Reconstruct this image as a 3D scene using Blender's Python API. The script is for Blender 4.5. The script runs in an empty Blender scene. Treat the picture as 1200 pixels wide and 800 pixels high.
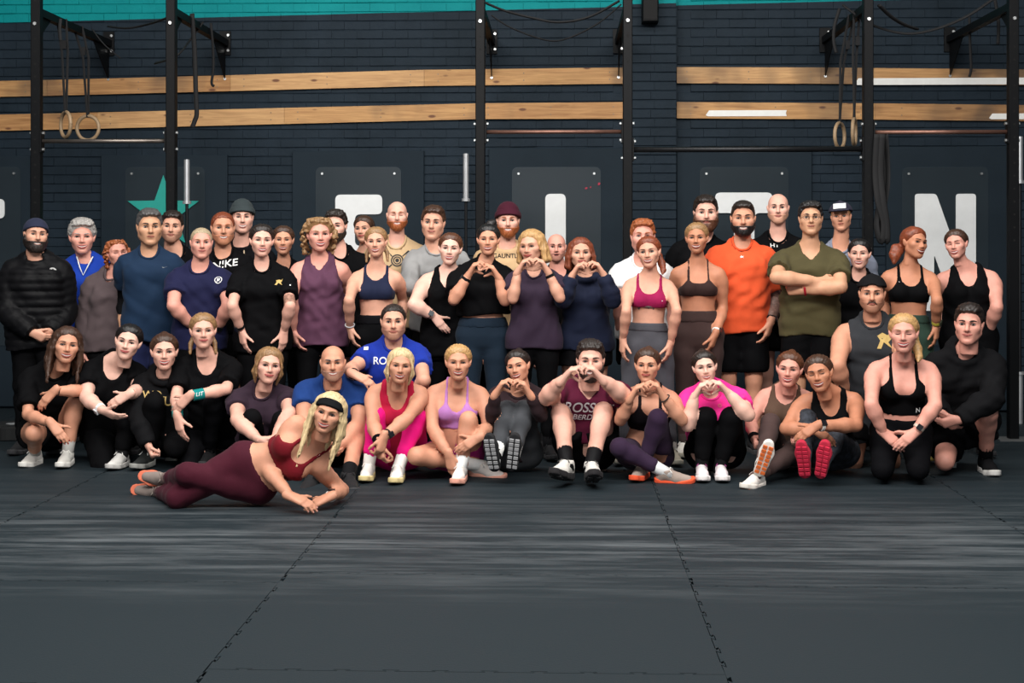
import bpy, bmesh, math, random
import numpy as np
from mathutils import Vector, Matrix
from mathutils.bvhtree import BVHTree

# ------------------------------------------------------------------ camera, world, light, exposure
scene = bpy.context.scene
COL = scene.collection
FPX = 1667.0                      # focal length in pixels of a 1200 x 800 frame (50 mm on 36 mm)
CAM_H = 1.52
YAW = math.radians(2.0)
HOR = 286.0
cam_data = bpy.data.cameras.new('camera')
cam_data.sensor_width = 36.0
cam_data.lens = FPX / 1200.0 * 36.0
cam_data.shift_y = -(400.0 - HOR) / 1200.0
cam = bpy.data.objects.new('camera', cam_data)
cam.location = (0, 0, CAM_H)
cam.rotation_euler = (math.radians(90), 0, YAW)
COL.objects.link(cam)
scene.camera = cam
scene.view_settings.view_transform = 'Standard'
scene.view_settings.look = 'None'
scene.view_settings.gamma = 1.0
scene.view_settings.use_curve_mapping = False
scene.view_settings.exposure = 0.0

world = bpy.data.worlds.new('hall_ambient')
scene.world = world
world.use_nodes = True
world.node_tree.nodes['Background'].inputs[0].default_value = (0.78, 0.88, 1.0, 1)
world.node_tree.nodes['Background'].inputs[1].default_value = 0.055

def area_light(name, loc, rot, sx, sy, power, color):
    l = bpy.data.lights.new(name, 'AREA')
    l.shape = 'RECTANGLE'; l.size = sx; l.size_y = sy; l.energy = power; l.color = color
    o = bpy.data.objects.new(name, l); o.location = loc; o.rotation_euler = rot
    COL.objects.link(o)
    return o
# rows of ceiling strip lamps over the training floor, and the open roller door behind the photographer
area_light('ceiling_lamp_row', (-0.6, 4.2, 5.2), (math.radians(40), 0, 0), 9.0, 1.2, 830, (1.0, 0.97, 0.93))
area_light('ceiling_lamp_row', (-0.4, 8.6, 5.4), (math.radians(14), 0, 0), 9.0, 0.7, 300, (1.0, 0.97, 0.93))
area_light('roller_door_daylight', (-1.5, -3.0, 2.4), (math.radians(85), 0, math.radians(-6)), 6.0, 3.6, 170, (0.93, 0.97, 1.0))

# ------------------------------------------------------------------ pixel <-> place helpers
CT, ST = math.cos(YAW), math.sin(YAW)
CAMP = np.array((0.0, 0.0, CAM_H))
def ray(px, py):
    x, z = (px - 600.0) / FPX, (HOR - py) / FPX
    return np.array((x * CT - ST, x * ST + CT, z))
def at(px, py, Y):                 # the point of depth Y (metres from the camera) seen at a pixel
    d = ray(px, py)
    return CAMP + d * (Y / d[1])
def atz(px, py, z):
    d = ray(px, py)
    return CAMP + d * ((z - CAM_H) / d[2])
def xat(px, Y):
    return at(px, HOR, Y)[0]

# ------------------------------------------------------------------ materials
def lin(c):
    c = [v / 255.0 for v in c]
    return tuple(v / 12.92 if v <= 0.04045 else ((v + 0.055) / 1.055) ** 2.4 for v in c)
MATS = {}
def nd(nt, t, **k):
    n = nt.nodes.new(t)
    for a, b in k.items():
        if a in ('operation', 'blend_type', 'data_type', 'feature', 'noise_dimensions', 'bands_direction', 'wave_type'):
            setattr(n, a, b)
        else:
            n.inputs[a].default_value = b
    return n
def mat(name, rgb, rough=0.7, metal=0.0, var=0.12, scale=12.0, bump=0.0, bscale=60.0, spec=0.4, stretch=None, coord='Object', sheen=0.0, alpha=None):
    if name in MATS:
        return MATS[name]
    m = bpy.data.materials.new(name); m.use_nodes = True
    nt = m.node_tree; b = nt.nodes['Principled BSDF']
    c = lin(rgb)
    tc = nt.nodes.new('ShaderNodeTexCoord')
    src = tc.outputs[coord]
    if stretch:
        mp = nt.nodes.new('ShaderNodeMapping'); mp.inputs['Scale'].default_value = stretch
        nt.links.new(src, mp.inputs[0]); src = mp.outputs[0]
    no = nd(nt, 'ShaderNodeTexNoise', Scale=scale, Detail=4.0, Roughness=0.6)
    nt.links.new(src, no.inputs['Vector'])
    rp = nt.nodes.new('ShaderNodeValToRGB')
    rp.color_ramp.elements[0].position = 0.3; rp.color_ramp.elements[1].position = 0.7
    rp.color_ramp.elements[0].color = tuple(v * (1 - var) for v in c) + (1,)
    rp.color_ramp.elements[1].color = tuple(min(1, v * (1 + var)) for v in c) + (1,)
    nt.links.new(no.outputs['Fac'], rp.inputs[0]); nt.links.new(rp.outputs[0], b.inputs['Base Color'])
    b.inputs['Roughness'].default_value = rough; b.inputs['Metallic'].default_value = metal
    b.inputs['Specular IOR Level'].default_value = spec
    if sheen: b.inputs['Sheen Weight'].default_value = sheen
    if alpha is not None: b.inputs['Alpha'].default_value = alpha
    if bump:
        n2 = nd(nt, 'ShaderNodeTexNoise', Scale=bscale, Detail=3.0)
        nt.links.new(src, n2.inputs['Vector'])
        bp = nd(nt, 'ShaderNodeBump', Strength=bump, Distance=0.01)
        nt.links.new(n2.outputs['Fac'], bp.inputs['Height']); nt.links.new(bp.outputs[0], b.inputs['Normal'])
    MATS[name] = m
    return m

# ------------------------------------------------------------------ mesh helpers
def tag(o, label=None, cat=None, group=None, kind=None):
    if label: o['label'] = label
    if cat: o['category'] = cat
    if group: o['group'] = group
    if kind: o['kind'] = kind
    return o
def new_mesh(name, V, F, smooth=False):
    """V: n x 3 array, F: list of faces or an n x 4 array of quads"""
    me = bpy.data.meshes.new(name)
    V = np.asarray(V, dtype=np.float32)
    if isinstance(F, np.ndarray):
        k = F.shape[1]
        me.vertices.add(len(V)); me.vertices.foreach_set('co', V.ravel())
        me.loops.add(F.size); me.loops.foreach_set('vertex_index', F.astype(np.int32).ravel())
        me.polygons.add(len(F)); me.polygons.foreach_set('loop_start', np.arange(0, F.size, k, dtype=np.int32))
        me.update(calc_edges=True)
    else:
        me.from_pydata(V.tolist(), [], F); me.update()
    if smooth:
        me.polygons.foreach_set('use_smooth', np.ones(len(me.polygons), dtype=bool))
    return me
def link(name, me, m=None, parent=None, loc=None):
    o = bpy.data.objects.new(name, me)
    COL.objects.link(o)
    if m is not None and len(me.materials) == 0: me.materials.append(m)
    if parent is not None: o.parent = parent
    if loc is not None: o.location = loc
    return o
def empty(name, loc=(0, 0, 0)):
    o = bpy.data.objects.new(name, None); o.location = loc; o.empty_display_size = 0.1
    COL.objects.link(o); return o
class MB:
    """collects boxes, tubes and prisms of ONE part"""
    def __init__(s): s.v = []; s.f = []
    def add(s, V, F):
        k = len(s.v); s.v += [tuple(p) for p in V]; s.f += [tuple(i + k for i in f) for f in F]; return s
    def box(s, c, d, R=None):
        P = []
        for z in (-1, 1):
            for y in (-1, 1):
                for x in (-1, 1): P.append(np.array((x * d[0] / 2, y * d[1] / 2, z * d[2] / 2)))
        if R is not None: P = [R @ p for p in P]
        P = [p + np.array(c) for p in P]
        return s.add(P, [(0, 2, 3, 1), (4, 5, 7, 6), (0, 1, 5, 4), (2, 6, 7, 3), (0, 4, 6, 2), (1, 3, 7, 5)])
    def bevbox(s, c, d, b, R=None, bx=None):
        """box with a chamfered front (-Y) edge ring"""
        hx, hy, hz = d[0] / 2, d[1] / 2, d[2] / 2; bx = b if bx is None else bx
        P = [(-hx, hy, -hz), (hx, hy, -hz), (hx, hy, hz), (-hx, hy, hz),
             (-hx, -hy + b, -hz), (hx, -hy + b, -hz), (hx, -hy + b, hz), (-hx, -hy + b, hz),
             (-hx + bx, -hy, -hz + b), (hx - bx, -hy, -hz + b), (hx - bx, -hy, hz - b), (-hx + bx, -hy, hz - b)]
        P = [np.array(p) for p in P]
        if R is not None: P = [R @ p for p in P]
        F = [(0, 3, 2, 1), (8, 9, 10, 11)]
        for a in (0, 4):
            for i in range(4):
                j = (i + 1) % 4; F.append((a + i, a + j, a + 4 + j, a + 4 + i))
        return s.add([p + np.array(c) for p in P], F)
    def tube(s, pts, r, n=8, caps=True, flat=None):
        pts = [np.array(p, float) for p in pts]
        m = len(pts)
        rr = r if hasattr(r, '__len__') else [r] * m
        V = []; up = None
        for i in range(m):
            t = pts[min(i + 1, m - 1)] - pts[max(i - 1, 0)]
            t /= max(np.linalg.norm(t), 1e-9)
            if up is None:
                up = np.array((0, 0, 1.0)) if abs(t[2]) < 0.9 else np.array((0, 1.0, 0))
            a = up - t * (up @ t); a /= max(np.linalg.norm(a), 1e-9); up = a
            b = np.cross(t, a)
            for k in range(n):
                q = 2 * math.pi * k / n
                fa = flat if flat else 1.0
                V.append(pts[i] + (a * math.cos(q) * fa + b * math.sin(q)) * rr[i])
        F = []
        for i in range(m - 1):
            for k in range(n):
                j = (k + 1) % n
                F.append((i * n + k, i * n + j, (i + 1) * n + j, (i + 1) * n + k))
        if caps: F.append(tuple(range(n))[::-1]); F.append(tuple((m - 1) * n + k for k in range(n)))
        return s.add(V, F)
    def prism(s, poly, y0, y1):
        """polygon in x,z extruded from y0 to y1"""
        n = len(poly)
        V = [(x, y0, z) for x, z in poly] + [(x, y1, z) for x, z in poly]
        F = [tuple(range(n)), tuple(range(2 * n - 1, n - 1, -1))]
        for i in range(n):
            j = (i + 1) % n; F.append((i, i + n, j + n, j))
        return s.add(V, F)
    def build(s, name, m, parent=None, smooth=False, origin=None):
        V = np.array(s.v)
        if origin is not None: V = V - np.array(origin)
        me = new_mesh(name, V, s.f, smooth)
        bm = bmesh.new(); bm.from_mesh(me); bmesh.ops.recalc_face_normals(bm, faces=bm.faces); bm.to_mesh(me); bm.free()
        return link(name, me, m, parent, tuple(origin) if origin is not None else None)
def smooth_by_angle(o, deg=40):
    me = o.data
    me.polygons.foreach_set('use_smooth', np.ones(len(me.polygons), dtype=bool))
    me.set_sharp_from_angle(angle=math.radians(deg))
# ------------------------------------------------------------------ the hall: floor, wall, rig
rng = random.Random(7)
WY = 13.02                         # front face of the brick wall
PY = 11.19                         # row of rig posts
def wz(py, px=600, Y=WY): return at(px, py, Y)[2]

def floor_material():
    m = bpy.data.materials.new('black_rubber_mat'); m.use_nodes = True
    nt = m.node_tree; b = nt.nodes['Principled BSDF']
    g = nt.nodes.new('ShaderNodeNewGeometry')
    mp = nt.nodes.new('ShaderNodeMapping'); mp.inputs['Scale'].default_value = (0.45, 5.0, 1)
    nt.links.new(g.outputs['Position'], mp.inputs[0])
    streak = nd(nt, 'ShaderNodeTexNoise', Scale=1.7, Detail=10.0, Roughness=0.74)
    nt.links.new(mp.outputs[0], streak.inputs['Vector'])
    fine = nd(nt, 'ShaderNodeTexNoise', Scale=90.0, Detail=3.0, Roughness=0.7)
    nt.links.new(g.outputs['Position'], fine.inputs['Vector'])
    # worn scuff streaks, limited to a band that paints in the floor sheen (y 6.2 .. 8.3 m)
    sep = nt.nodes.new('ShaderNodeSeparateXYZ'); nt.links.new(g.outputs['Position'], sep.inputs[0])
    band = nt.nodes.new('ShaderNodeValToRGB')
    mr = nd(nt, 'ShaderNodeMapRange'); mr.inputs['From Min'].default_value = 5.0; mr.inputs['From Max'].default_value = 9.0
    nt.links.new(sep.outputs['Y'], mr.inputs['Value']); nt.links.new(mr.outputs[0], band.inputs[0])
    els = band.color_ramp.elements
    els[0].position = 0.22; els[0].color = (0, 0, 0, 1); els[1].position = 0.55; els[1].color = (1, 1, 1, 1)
    e = els.new(0.95); e.color = (0.1, 0.1, 0.1, 1)
    rp = nt.nodes.new('ShaderNodeValToRGB')
    rp.color_ramp.elements[0].position = 0.46; rp.color_ramp.elements[1].position = 0.74
    rp.color_ramp.elements[0].color = (0, 0, 0, 1); rp.color_ramp.elements[1].color = (1, 1, 1, 1)
    nt.links.new(streak.outputs['Fac'], rp.inputs[0])
    mul = nd(nt, 'ShaderNodeMath', operation='MULTIPLY'); nt.links.new(rp.outputs[0], mul.inputs[0]); nt.links.new(band.outputs[0], mul.inputs[1])
    sc = nd(nt, 'ShaderNodeMath', operation='MULTIPLY'); sc.inputs[1].default_value = 0.62; nt.links.new(mul.outputs[0], sc.inputs[0])
    mix = nt.nodes.new('ShaderNodeMix'); mix.data_type = 'RGBA'
    mix.inputs[6].default_value = lin((29, 38, 43)) + (1,); mix.inputs[7].default_value = lin((124, 130, 134)) + (1,)
    nt.links.new(sc.outputs[0], mix.inputs[0])
    # speckle of chalk dust
    sp = nt.nodes.new('ShaderNodeValToRGB'); sp.color_ramp.elements[0].position = 0.70; sp.color_ramp.elements[1].position = 0.80
    sp.color_ramp.elements[0].color = (0, 0, 0, 1); sp.color_ramp.elements[1].color = (0.35, 0.35, 0.35, 1)
    nt.links.new(fine.outputs['Fac'], sp.inputs[0])
    mix2 = nt.nodes.new('ShaderNodeMix'); mix2.data_type = 'RGBA'; mix2.inputs[7].default_value = (0.16, 0.16, 0.155, 1)
    nt.links.new(sp.outputs[0], mix2.inputs[0]); nt.links.new(mix.outputs[2], mix2.inputs[6])
    nt.links.new(mix2.outputs[2], b.inputs['Base Color'])
    b.inputs['Roughness'].default_value = 0.62; b.inputs['Specular IOR Level'].default_value = 0.16
    bp = nd(nt, 'ShaderNodeBump', Strength=0.25, Distance=0.004); nt.links.new(fine.outputs['Fac'], bp.inputs['Height'])
    nt.links.new(bp.outputs[0], b.inputs['Normal'])
    return m
M_FLOOR = floor_material()
M_SEAM = mat('floor_joint', (20, 21, 22), 0.9)
fl = MB().box((0, 7.5, -0.035), (16, 22, 0.03)).build('floor', M_SEAM); tag(fl, kind='structure')
XS = [-6.65, -4.85, -3.05, -1.27, 0.58, 2.42, 4.25, 6.05]
def tooth(s, per=0.085, amp=0.012):
    """jigsaw edge: points (s, offset) along an edge of length s"""
    n = int(s / per); out = []
    for i in range(n):
        a = (i + 0.22) * s / n; b = (i + 0.78) * s / n
        o = amp if i % 2 else -amp * 0.25
        out += [(a + 0.012, -amp * 0.25), (a - 0.008, o), (b + 0.008, o), (b - 0.012, -amp * 0.25)] if i % 2 else []
    return out
for ci in range(len(XS) - 1):
    x0, x1 = XS[ci], XS[ci + 1]
    off = 0.0 if ci % 2 == 1 else -0.19
    ys = [2.1, 3.56, 5.05, 6.54, 8.02, 9.5, 10.98, 12.4, WY + 0.0]
    ys = [y + off * (0 < i < len(ys) - 1) for i, y in enumerate(ys)]
    for ri in range(len(ys) - 1):
        y0, y1 = ys[ri], ys[ri + 1]
        g = 0.0018
        P = [(x0 + g, y0 + g)]
        ho = 1 if ri else 0
        P += [(x0 + s, y0 + g + o * ho) for s, o in tooth(x1 - x0)]
        P.append((x1 - g, y0 + g))
        vo = [(s, o) for s, o in tooth(y1 - y0)]
        P += [(x1 - g + o, y0 + s) for s, o in vo]
        P.append((x1 - g, y1 - g))
        P += [(x0 + s, y1 - g + o * (ri < len(ys) - 2)) for s, o in reversed(tooth(x1 - x0))]
        P.append((x0 + g, y1 - g))
        P += [(x0 + g + o, y0 + s) for s, o in reversed(vo)]
        bm = bmesh.new()
        vs = [bm.verts.new((x, y, 0.0)) for x, y in P]
        f = bm.faces.new(vs)
        r = bmesh.ops.extrude_face_region(bm, geom=[f])
        for v in r['geom']:
            if isinstance(v, bmesh.types.BMVert): v.co.z -= 0.02
        bmesh.ops.recalc_face_normals(bm, faces=bm.faces)
        me = bpy.data.meshes.new('floor_mat'); bm.to_mesh(me); bm.free()
        link('floor_mat', me, M_FLOOR, fl)

# brick wall: slate paint below, teal band above
def wall_material():
    m = bpy.data.materials.new('painted_brick'); m.use_nodes = True
    nt = m.node_tree; b = nt.nodes['Principled BSDF']
    g = nt.nodes.new('ShaderNodeNewGeometry')
    sep = nt.nodes.new('ShaderNodeSeparateXYZ'); nt.links.new(g.outputs['Position'], sep.inputs[0])
    n1 = nd(nt, 'ShaderNodeTexNoise', Scale=2.5, Detail=6.0, Roughness=0.65); nt.links.new(g.outputs['Position'], n1.inputs['Vector'])
    n2 = nd(nt, 'ShaderNodeTexNoise', Scale=38.0, Detail=4.0, Roughness=0.6); nt.links.new(g.outputs['Position'], n2.inputs['Vector'])
    def ramp(c0, c1):
        rp = nt.nodes.new('ShaderNodeValToRGB'); rp.color_ramp.elements[0].position = 0.3; rp.color_ramp.elements[1].position = 0.75
        rp.color_ramp.elements[0].color = lin(c0) + (1,); rp.color_ramp.elements[1].color = lin(c1) + (1,)
        nt.links.new(n1.outputs['Fac'], rp.inputs[0]); return rp
    slate = ramp((25, 35, 43), (35, 46, 56)); teal = ramp((4, 122, 126), (12, 138, 140))
    xs = nd(nt, 'ShaderNodeMath', operation='MULTIPLY'); xs.inputs[1].default_value = -0.020
    nt.links.new(sep.outputs['X'], xs.inputs[0])
    ad = nd(nt, 'ShaderNodeMath', operation='ADD'); nt.links.new(sep.outputs['Z'], ad.inputs[0]); nt.links.new(xs.outputs[0], ad.inputs[1])
    gt = nd(nt, 'ShaderNodeMath', operation='GREATER_THAN'); gt.inputs[1].default_value = 3.675; nt.links.new(ad.outputs[0], gt.inputs[0])
    mix = nt.nodes.new('ShaderNodeMix'); mix.data_type = 'RGBA'
    nt.links.new(gt.outputs[0], mix.inputs[0]); nt.links.new(slate.outputs[0], mix.inputs[6]); nt.links.new(teal.outputs[0], mix.inputs[7])
    nt.links.new(mix.outputs[2], b.inputs['Base Color'])
    b.inputs['Roughness'].default_value = 0.6; b.inputs['Specular IOR Level'].default_value = 0.10
    bp = nd(nt, 'ShaderNodeBump', Strength=0.45, Distance=0.008); nt.links.new(n2.outputs['Fac'], bp.inputs['Height'])
    nt.links.new(bp.outputs[0], b.inputs['Normal'])
    return m
M_WALL = wall_material()
wall = MB().box((0, WY + 0.157, 2.4), (15, 0.3, 4.8)).build('wall_back', M_WALL); tag(wall, kind='structure')
BH, BL = 0.083, 0.235
pier_x0, pier_x1 = xat(737, WY - 0.13), xat(792.5, WY - 0.13)
pier = MB().box(((pier_x0 + pier_x1) / 2, WY - 0.04, 2.4), (pier_x1 - pier_x0, 0.16, 4.8)).build('wall_pier', M_WALL); tag(pier, kind='structure')
bvar = []
for k in range(6):
    me = MB().bevbox((0, 0, 0), (BL - 0.0006 - 0.0006 * (k % 3), 0.024, BH - 0.006 - 0.0015 * (k % 2)), 0.0045, bx=.0009).build('brick', M_WALL).data
    bvar.append(me)
for o in [o for o in bpy.data.objects if o.name.startswith('brick')]: bpy.data.objects.remove(o)
boards = [(-60, 36), (119, 267), (343, 497), (573, 731), (793, 951), (1038, 1180)]      # plywood panels (pixels)
def covered(px, py):
    if any(a + 12 < px < b - 12 for a, b in boards) and py > 182: return True
    if py > 300: return True
    if 79 < py < 99 or 119 < py < 139: return not (733 < px < 793)
    return False
cand = []
for r in range(int(4.4 / BH)):
    z = (r + 0.5) * BH
    for c in range(-30, 26):
        x = (c + 0.5 * (r % 2)) * BL
        if pier_x0 - BL / 2 < x < pier_x1 + BL / 2: continue
        d = (x, WY - CAMP[1])
        # pixel of this brick
        xc = x * CT + WY * ST; yc = -x * ST + WY * CT
        px = 600 + FPX * xc / yc; py = HOR - FPX * (z - CAM_H) / yc
        vis = -10 < px < 1210 and -4 < py and not covered(px, py)
        cand.append((0 if vis else 1, rng.random(), x, z))
cand.sort()
rest = MB()
for i, (v, q, x, z) in enumerate(cand):
    dy = rng.uniform(-0.004, 0.004); a = rng.uniform(-0.012, 0.012)
    if i < 300 and v == 0:
        o = link('brick', bvar[rng.randrange(6)], None, wall, (x, WY + 0.008 + dy, z)); o.rotation_euler = (rng.uniform(-.02, .02), a, rng.uniform(-.01, .01))
    else:
        ca, sa = math.cos(a), math.sin(a); R = np.array(((ca, 0, sa), (0, 1, 0), (-sa, 0, ca)))
        rest.bevbox((x, WY + 0.008 + dy, z), (BL - 0.0008, 0.024, BH - 0.0065), 0.0045, R, .0009)
o = rest.build('brick', M_WALL, wall); tag(o, kind='stuff')
n = 0
for r in range(int(4.4 / BH)):
    z = (r + 0.5) * BH; w = pier_x1 - pier_x0
    for (x, l) in (((pier_x0 + w * .27, w * .54), (pier_x0 + w * .77, w * .46)) if r % 2 else ((pier_x0 + w * .23, w * .46), (pier_x0 + w * .73, w * .54))):
        o = link('brick', bvar[rng.randrange(6)], None, pier, (x, WY - 0.12 + rng.uniform(-.002, .002), z)); o.scale = (l / BL, 1, 1)

# planks screwed to the wall
M_WOOD = []
for k, (c0, c1) in enumerate((((156, 110, 64), (202, 156, 100)), ((146, 100, 56), (194, 146, 92)), ((166, 122, 78), (208, 164, 110)))):
    m = bpy.data.materials.new('pine_board'); m.use_nodes = True
    nt = m.node_tree; b = nt.nodes['Principled BSDF']
    g = nt.nodes.new('ShaderNodeNewGeometry')
    mp = nt.nodes.new('ShaderNodeMapping'); mp.inputs['Scale'].default_value = (0.9, 1, 14); nt.links.new(g.outputs['Position'], mp.inputs[0])
    grain = nd(nt, 'ShaderNodeTexNoise', Scale=3.0, Detail=7.0, Roughness=0.6, Distortion=0.6); nt.links.new(mp.outputs[0], grain.inputs['Vector'])
    rp = nt.nodes.new('ShaderNodeValToRGB'); rp.color_ramp.elements[0].position = 0.3; rp.color_ramp.elements[1].position = 0.7
    rp.color_ramp.elements[0].color = lin(c0) + (1,); rp.color_ramp.elements[1].color = lin(c1) + (1,)
    nt.links.new(grain.outputs['Fac'], rp.inputs[0])
    mp2 = nt.nodes.new('ShaderNodeMapping'); mp2.inputs['Scale'].default_value = (3.4, 1, 9); nt.links.new(g.outputs['Position'], mp2.inputs[0])
    vo = nd(nt, 'ShaderNodeTexVoronoi', Scale=1.0); nt.links.new(mp2.outputs[0], vo.inputs['Vector'])
    kn = nt.nodes.new('ShaderNodeValToRGB'); kn.color_ramp.elements[0].position = 0.09; kn.color_ramp.elements[1].position = 0.15
    kn.color_ramp.elements[0].color = (1, 1, 1, 1); kn.color_ramp.elements[1].color = (0, 0, 0, 1); nt.links.new(vo.outputs['Distance'], kn.inputs[0])
    mx = nt.nodes.new('ShaderNodeMix'); mx.data_type = 'RGBA'; mx.inputs[7].default_value = lin((104, 62, 34)) + (1,)
    nt.links.new(kn.outputs[0], mx.inputs[0]); nt.links.new(rp.outputs[0], mx.inputs[6])
    # black scuffs from wall balls
    mp3 = nt.nodes.new('ShaderNodeMapping'); mp3.inputs['Scale'].default_value = (0.75, 0.1, 0.5); nt.links.new(g.outputs['Position'], mp3.inputs[0])
    sc = nd(nt, 'ShaderNodeTexNoise', Scale=1.9, Detail=3.0, Roughness=0.5); nt.links.new(mp3.outputs[0], sc.inputs['Vector'])
    r3 = nt.nodes.new('ShaderNodeValToRGB'); r3.color_ramp.elements[0].position = 0.54; r3.color_ramp.elements[1].position = 0.70
    r3.color_ramp.elements[0].color = (0, 0, 0, 1); r3.color_ramp.elements[1].color = (0.75, 0.75, 0.75, 1); nt.links.new(sc.outputs['Fac'], r3.inputs[0])
    m2 = nt.nodes.new('ShaderNodeMix'); m2.data_type = 'RGBA'; m2.inputs[7].default_value = lin((62, 52, 44)) + (1,)
    nt.links.new(r3.outputs[0], m2.inputs[0]); nt.links.new(mx.outputs[2], m2.inputs[6])
    nt.links.new(m2.outputs[2], b.inputs['Base Color']); b.inputs['Roughness'].default_value = 0.65
    M_WOOD.append(m)
M_SCREW = mat('zinc_screw', (190, 192, 192), 0.35, 0.9)
M_TAPE = mat('white_tape', (232, 232, 228), 0.6, var=0.04)
def plank(xa, ya0, ya1, xb, yb0, yb1, k, label):
    """board from pixel column xa (top ya0, bottom ya1) to xb"""
    Y = WY - 0.036
    A0, A1, B0, B1 = at(xa, ya0, Y), at(xa, ya1, Y), at(xb, yb0, Y), at(xb, yb1, Y)
    V = [A1, B1, B0, A0]; V = V + [p + np.array((0, 0.028, 0)) for p in V]
    mb = MB().add(V, [(0, 1, 2, 3), (7, 6, 5, 4), (0, 4, 5, 1), (1, 5, 6, 2), (2, 6, 7, 3), (3, 7, 4, 0)])
    org = (A0 + A1) / 2
    o = mb.build('pine_plank', M_WOOD[k % 3], origin=org); tag(o, label, 'plank', 'pine planks screwed to the brick wall')
    L = B0[0] - A0[0]
    for q in (0.07, 0.5, 0.93):
        for t in (0.28, 0.72):
            p = (A0 * (1 - q) + B0 * q) * (1 - t) + (A1 * (1 - q) + B1 * q) * t - org
            MB().tube([p + np.array((0, -0.004, 0)), p + np.array((0, 0.004, 0))], 0.006, 8).build('screw', mat('rusty_screw', (128, 112, 92), 0.5, 0.5), o)
def lerp(a, b, t): return a + (b - a) * t
def plank_run(xs, tops, bots, labels, k0):
    for i in range(len(xs) - 1):
        f = lambda arr, x: float(np.interp(x, [q[0] for q in arr], [q[1] for q in arr]))
        plank(xs[i] + 0.15, f(tops, xs[i]), f(bots, xs[i]), xs[i + 1] - 0.15, f(tops, xs[i + 1]), f(bots, xs[i + 1]), k0 + i, labels[i])
T1 = [(-300, 101), (-40, 95.5), (43, 94), (200, 90), (560, 80), (731, 79)]; B1 = [(-300, 120.5), (-40, 115), (43, 112.5), (200, 108.5), (560, 99), (731, 98)]
T2 = [(-300, 140.5), (-40, 135), (43, 133.5), (200, 129.5), (560, 121), (731, 119.5)]; B2 = [(-300, 159.5), (-40, 154), (43, 152.5), (200, 148.5), (560, 139.5), (731, 139)]
plank_run([-300, 55, 270, 497, 731], T1, B1, ['pine plank on the upper row above the letter R', 'pine plank on the upper row crossed by hanging ring straps', 'scuffed pine plank on the upper row above the white letter F', 'pine plank on the upper row ending at the brick pier'], 0)
plank_run([-300, 114, 333, 560, 731], T2, B2, ['pine plank on the lower row behind the wooden rings with black straps', 'pine plank on the lower row above the teal star', 'knotty pine plank on the lower row above the white letter F', 'pine plank on the lower row above the white letter I'], 1)
T3 = [(793, 78.5), (962, 79), (1480, 84)]; B3 = [(793, 97.5), (962, 98), (1480, 102)]
T4 = [(793, 119.5), (1025, 121), (1480, 126)]; B4 = [(793, 138.5), (1025, 140), (1480, 145)]
plank_run([793, 962, 1480], T3, B3, ['plain pine plank on the upper row beside the brick pier', 'pine plank on the upper row carrying a long white strip'], 2)
plank_run([793, 1025, 1480], T4, B4, ['pine plank on the lower row above the white letter T', 'pine plank on the lower row above the white letter N'], 0)
def strip(xa, xb, y0, y1, label):
    A, B = at(xa, y0, WY - 0.039), at(xb, y1, WY - 0.039)
    c = (A + B) / 2
    o = MB().prism([(A[0] - c[0], 0.6 * (B[2] - c[2])), (A[0] - c[0] + 0.02, B[2] - c[2]), (B[0] - c[0], B[2] - c[2]), (B[0] - c[0] - .008, 0), (B[0] - c[0], A[2] - c[2]), (A[0] - c[0] + 0.03, A[2] - c[2])], -0.002, 0.0025).build('marking_strip', M_TAPE)
    o.location = c; tag(o, label, 'tape')
strip(1002, 1215, 91.7, 98.8, 'long white tape strip along the upper plank above the letter N')
strip(827, 922, 129.3, 136, 'short white tape strip on the lower plank by the pier')
strip(1159, 1215, 133, 139.5, 'white tape strip on the lower plank beyond the last rig post')

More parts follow.
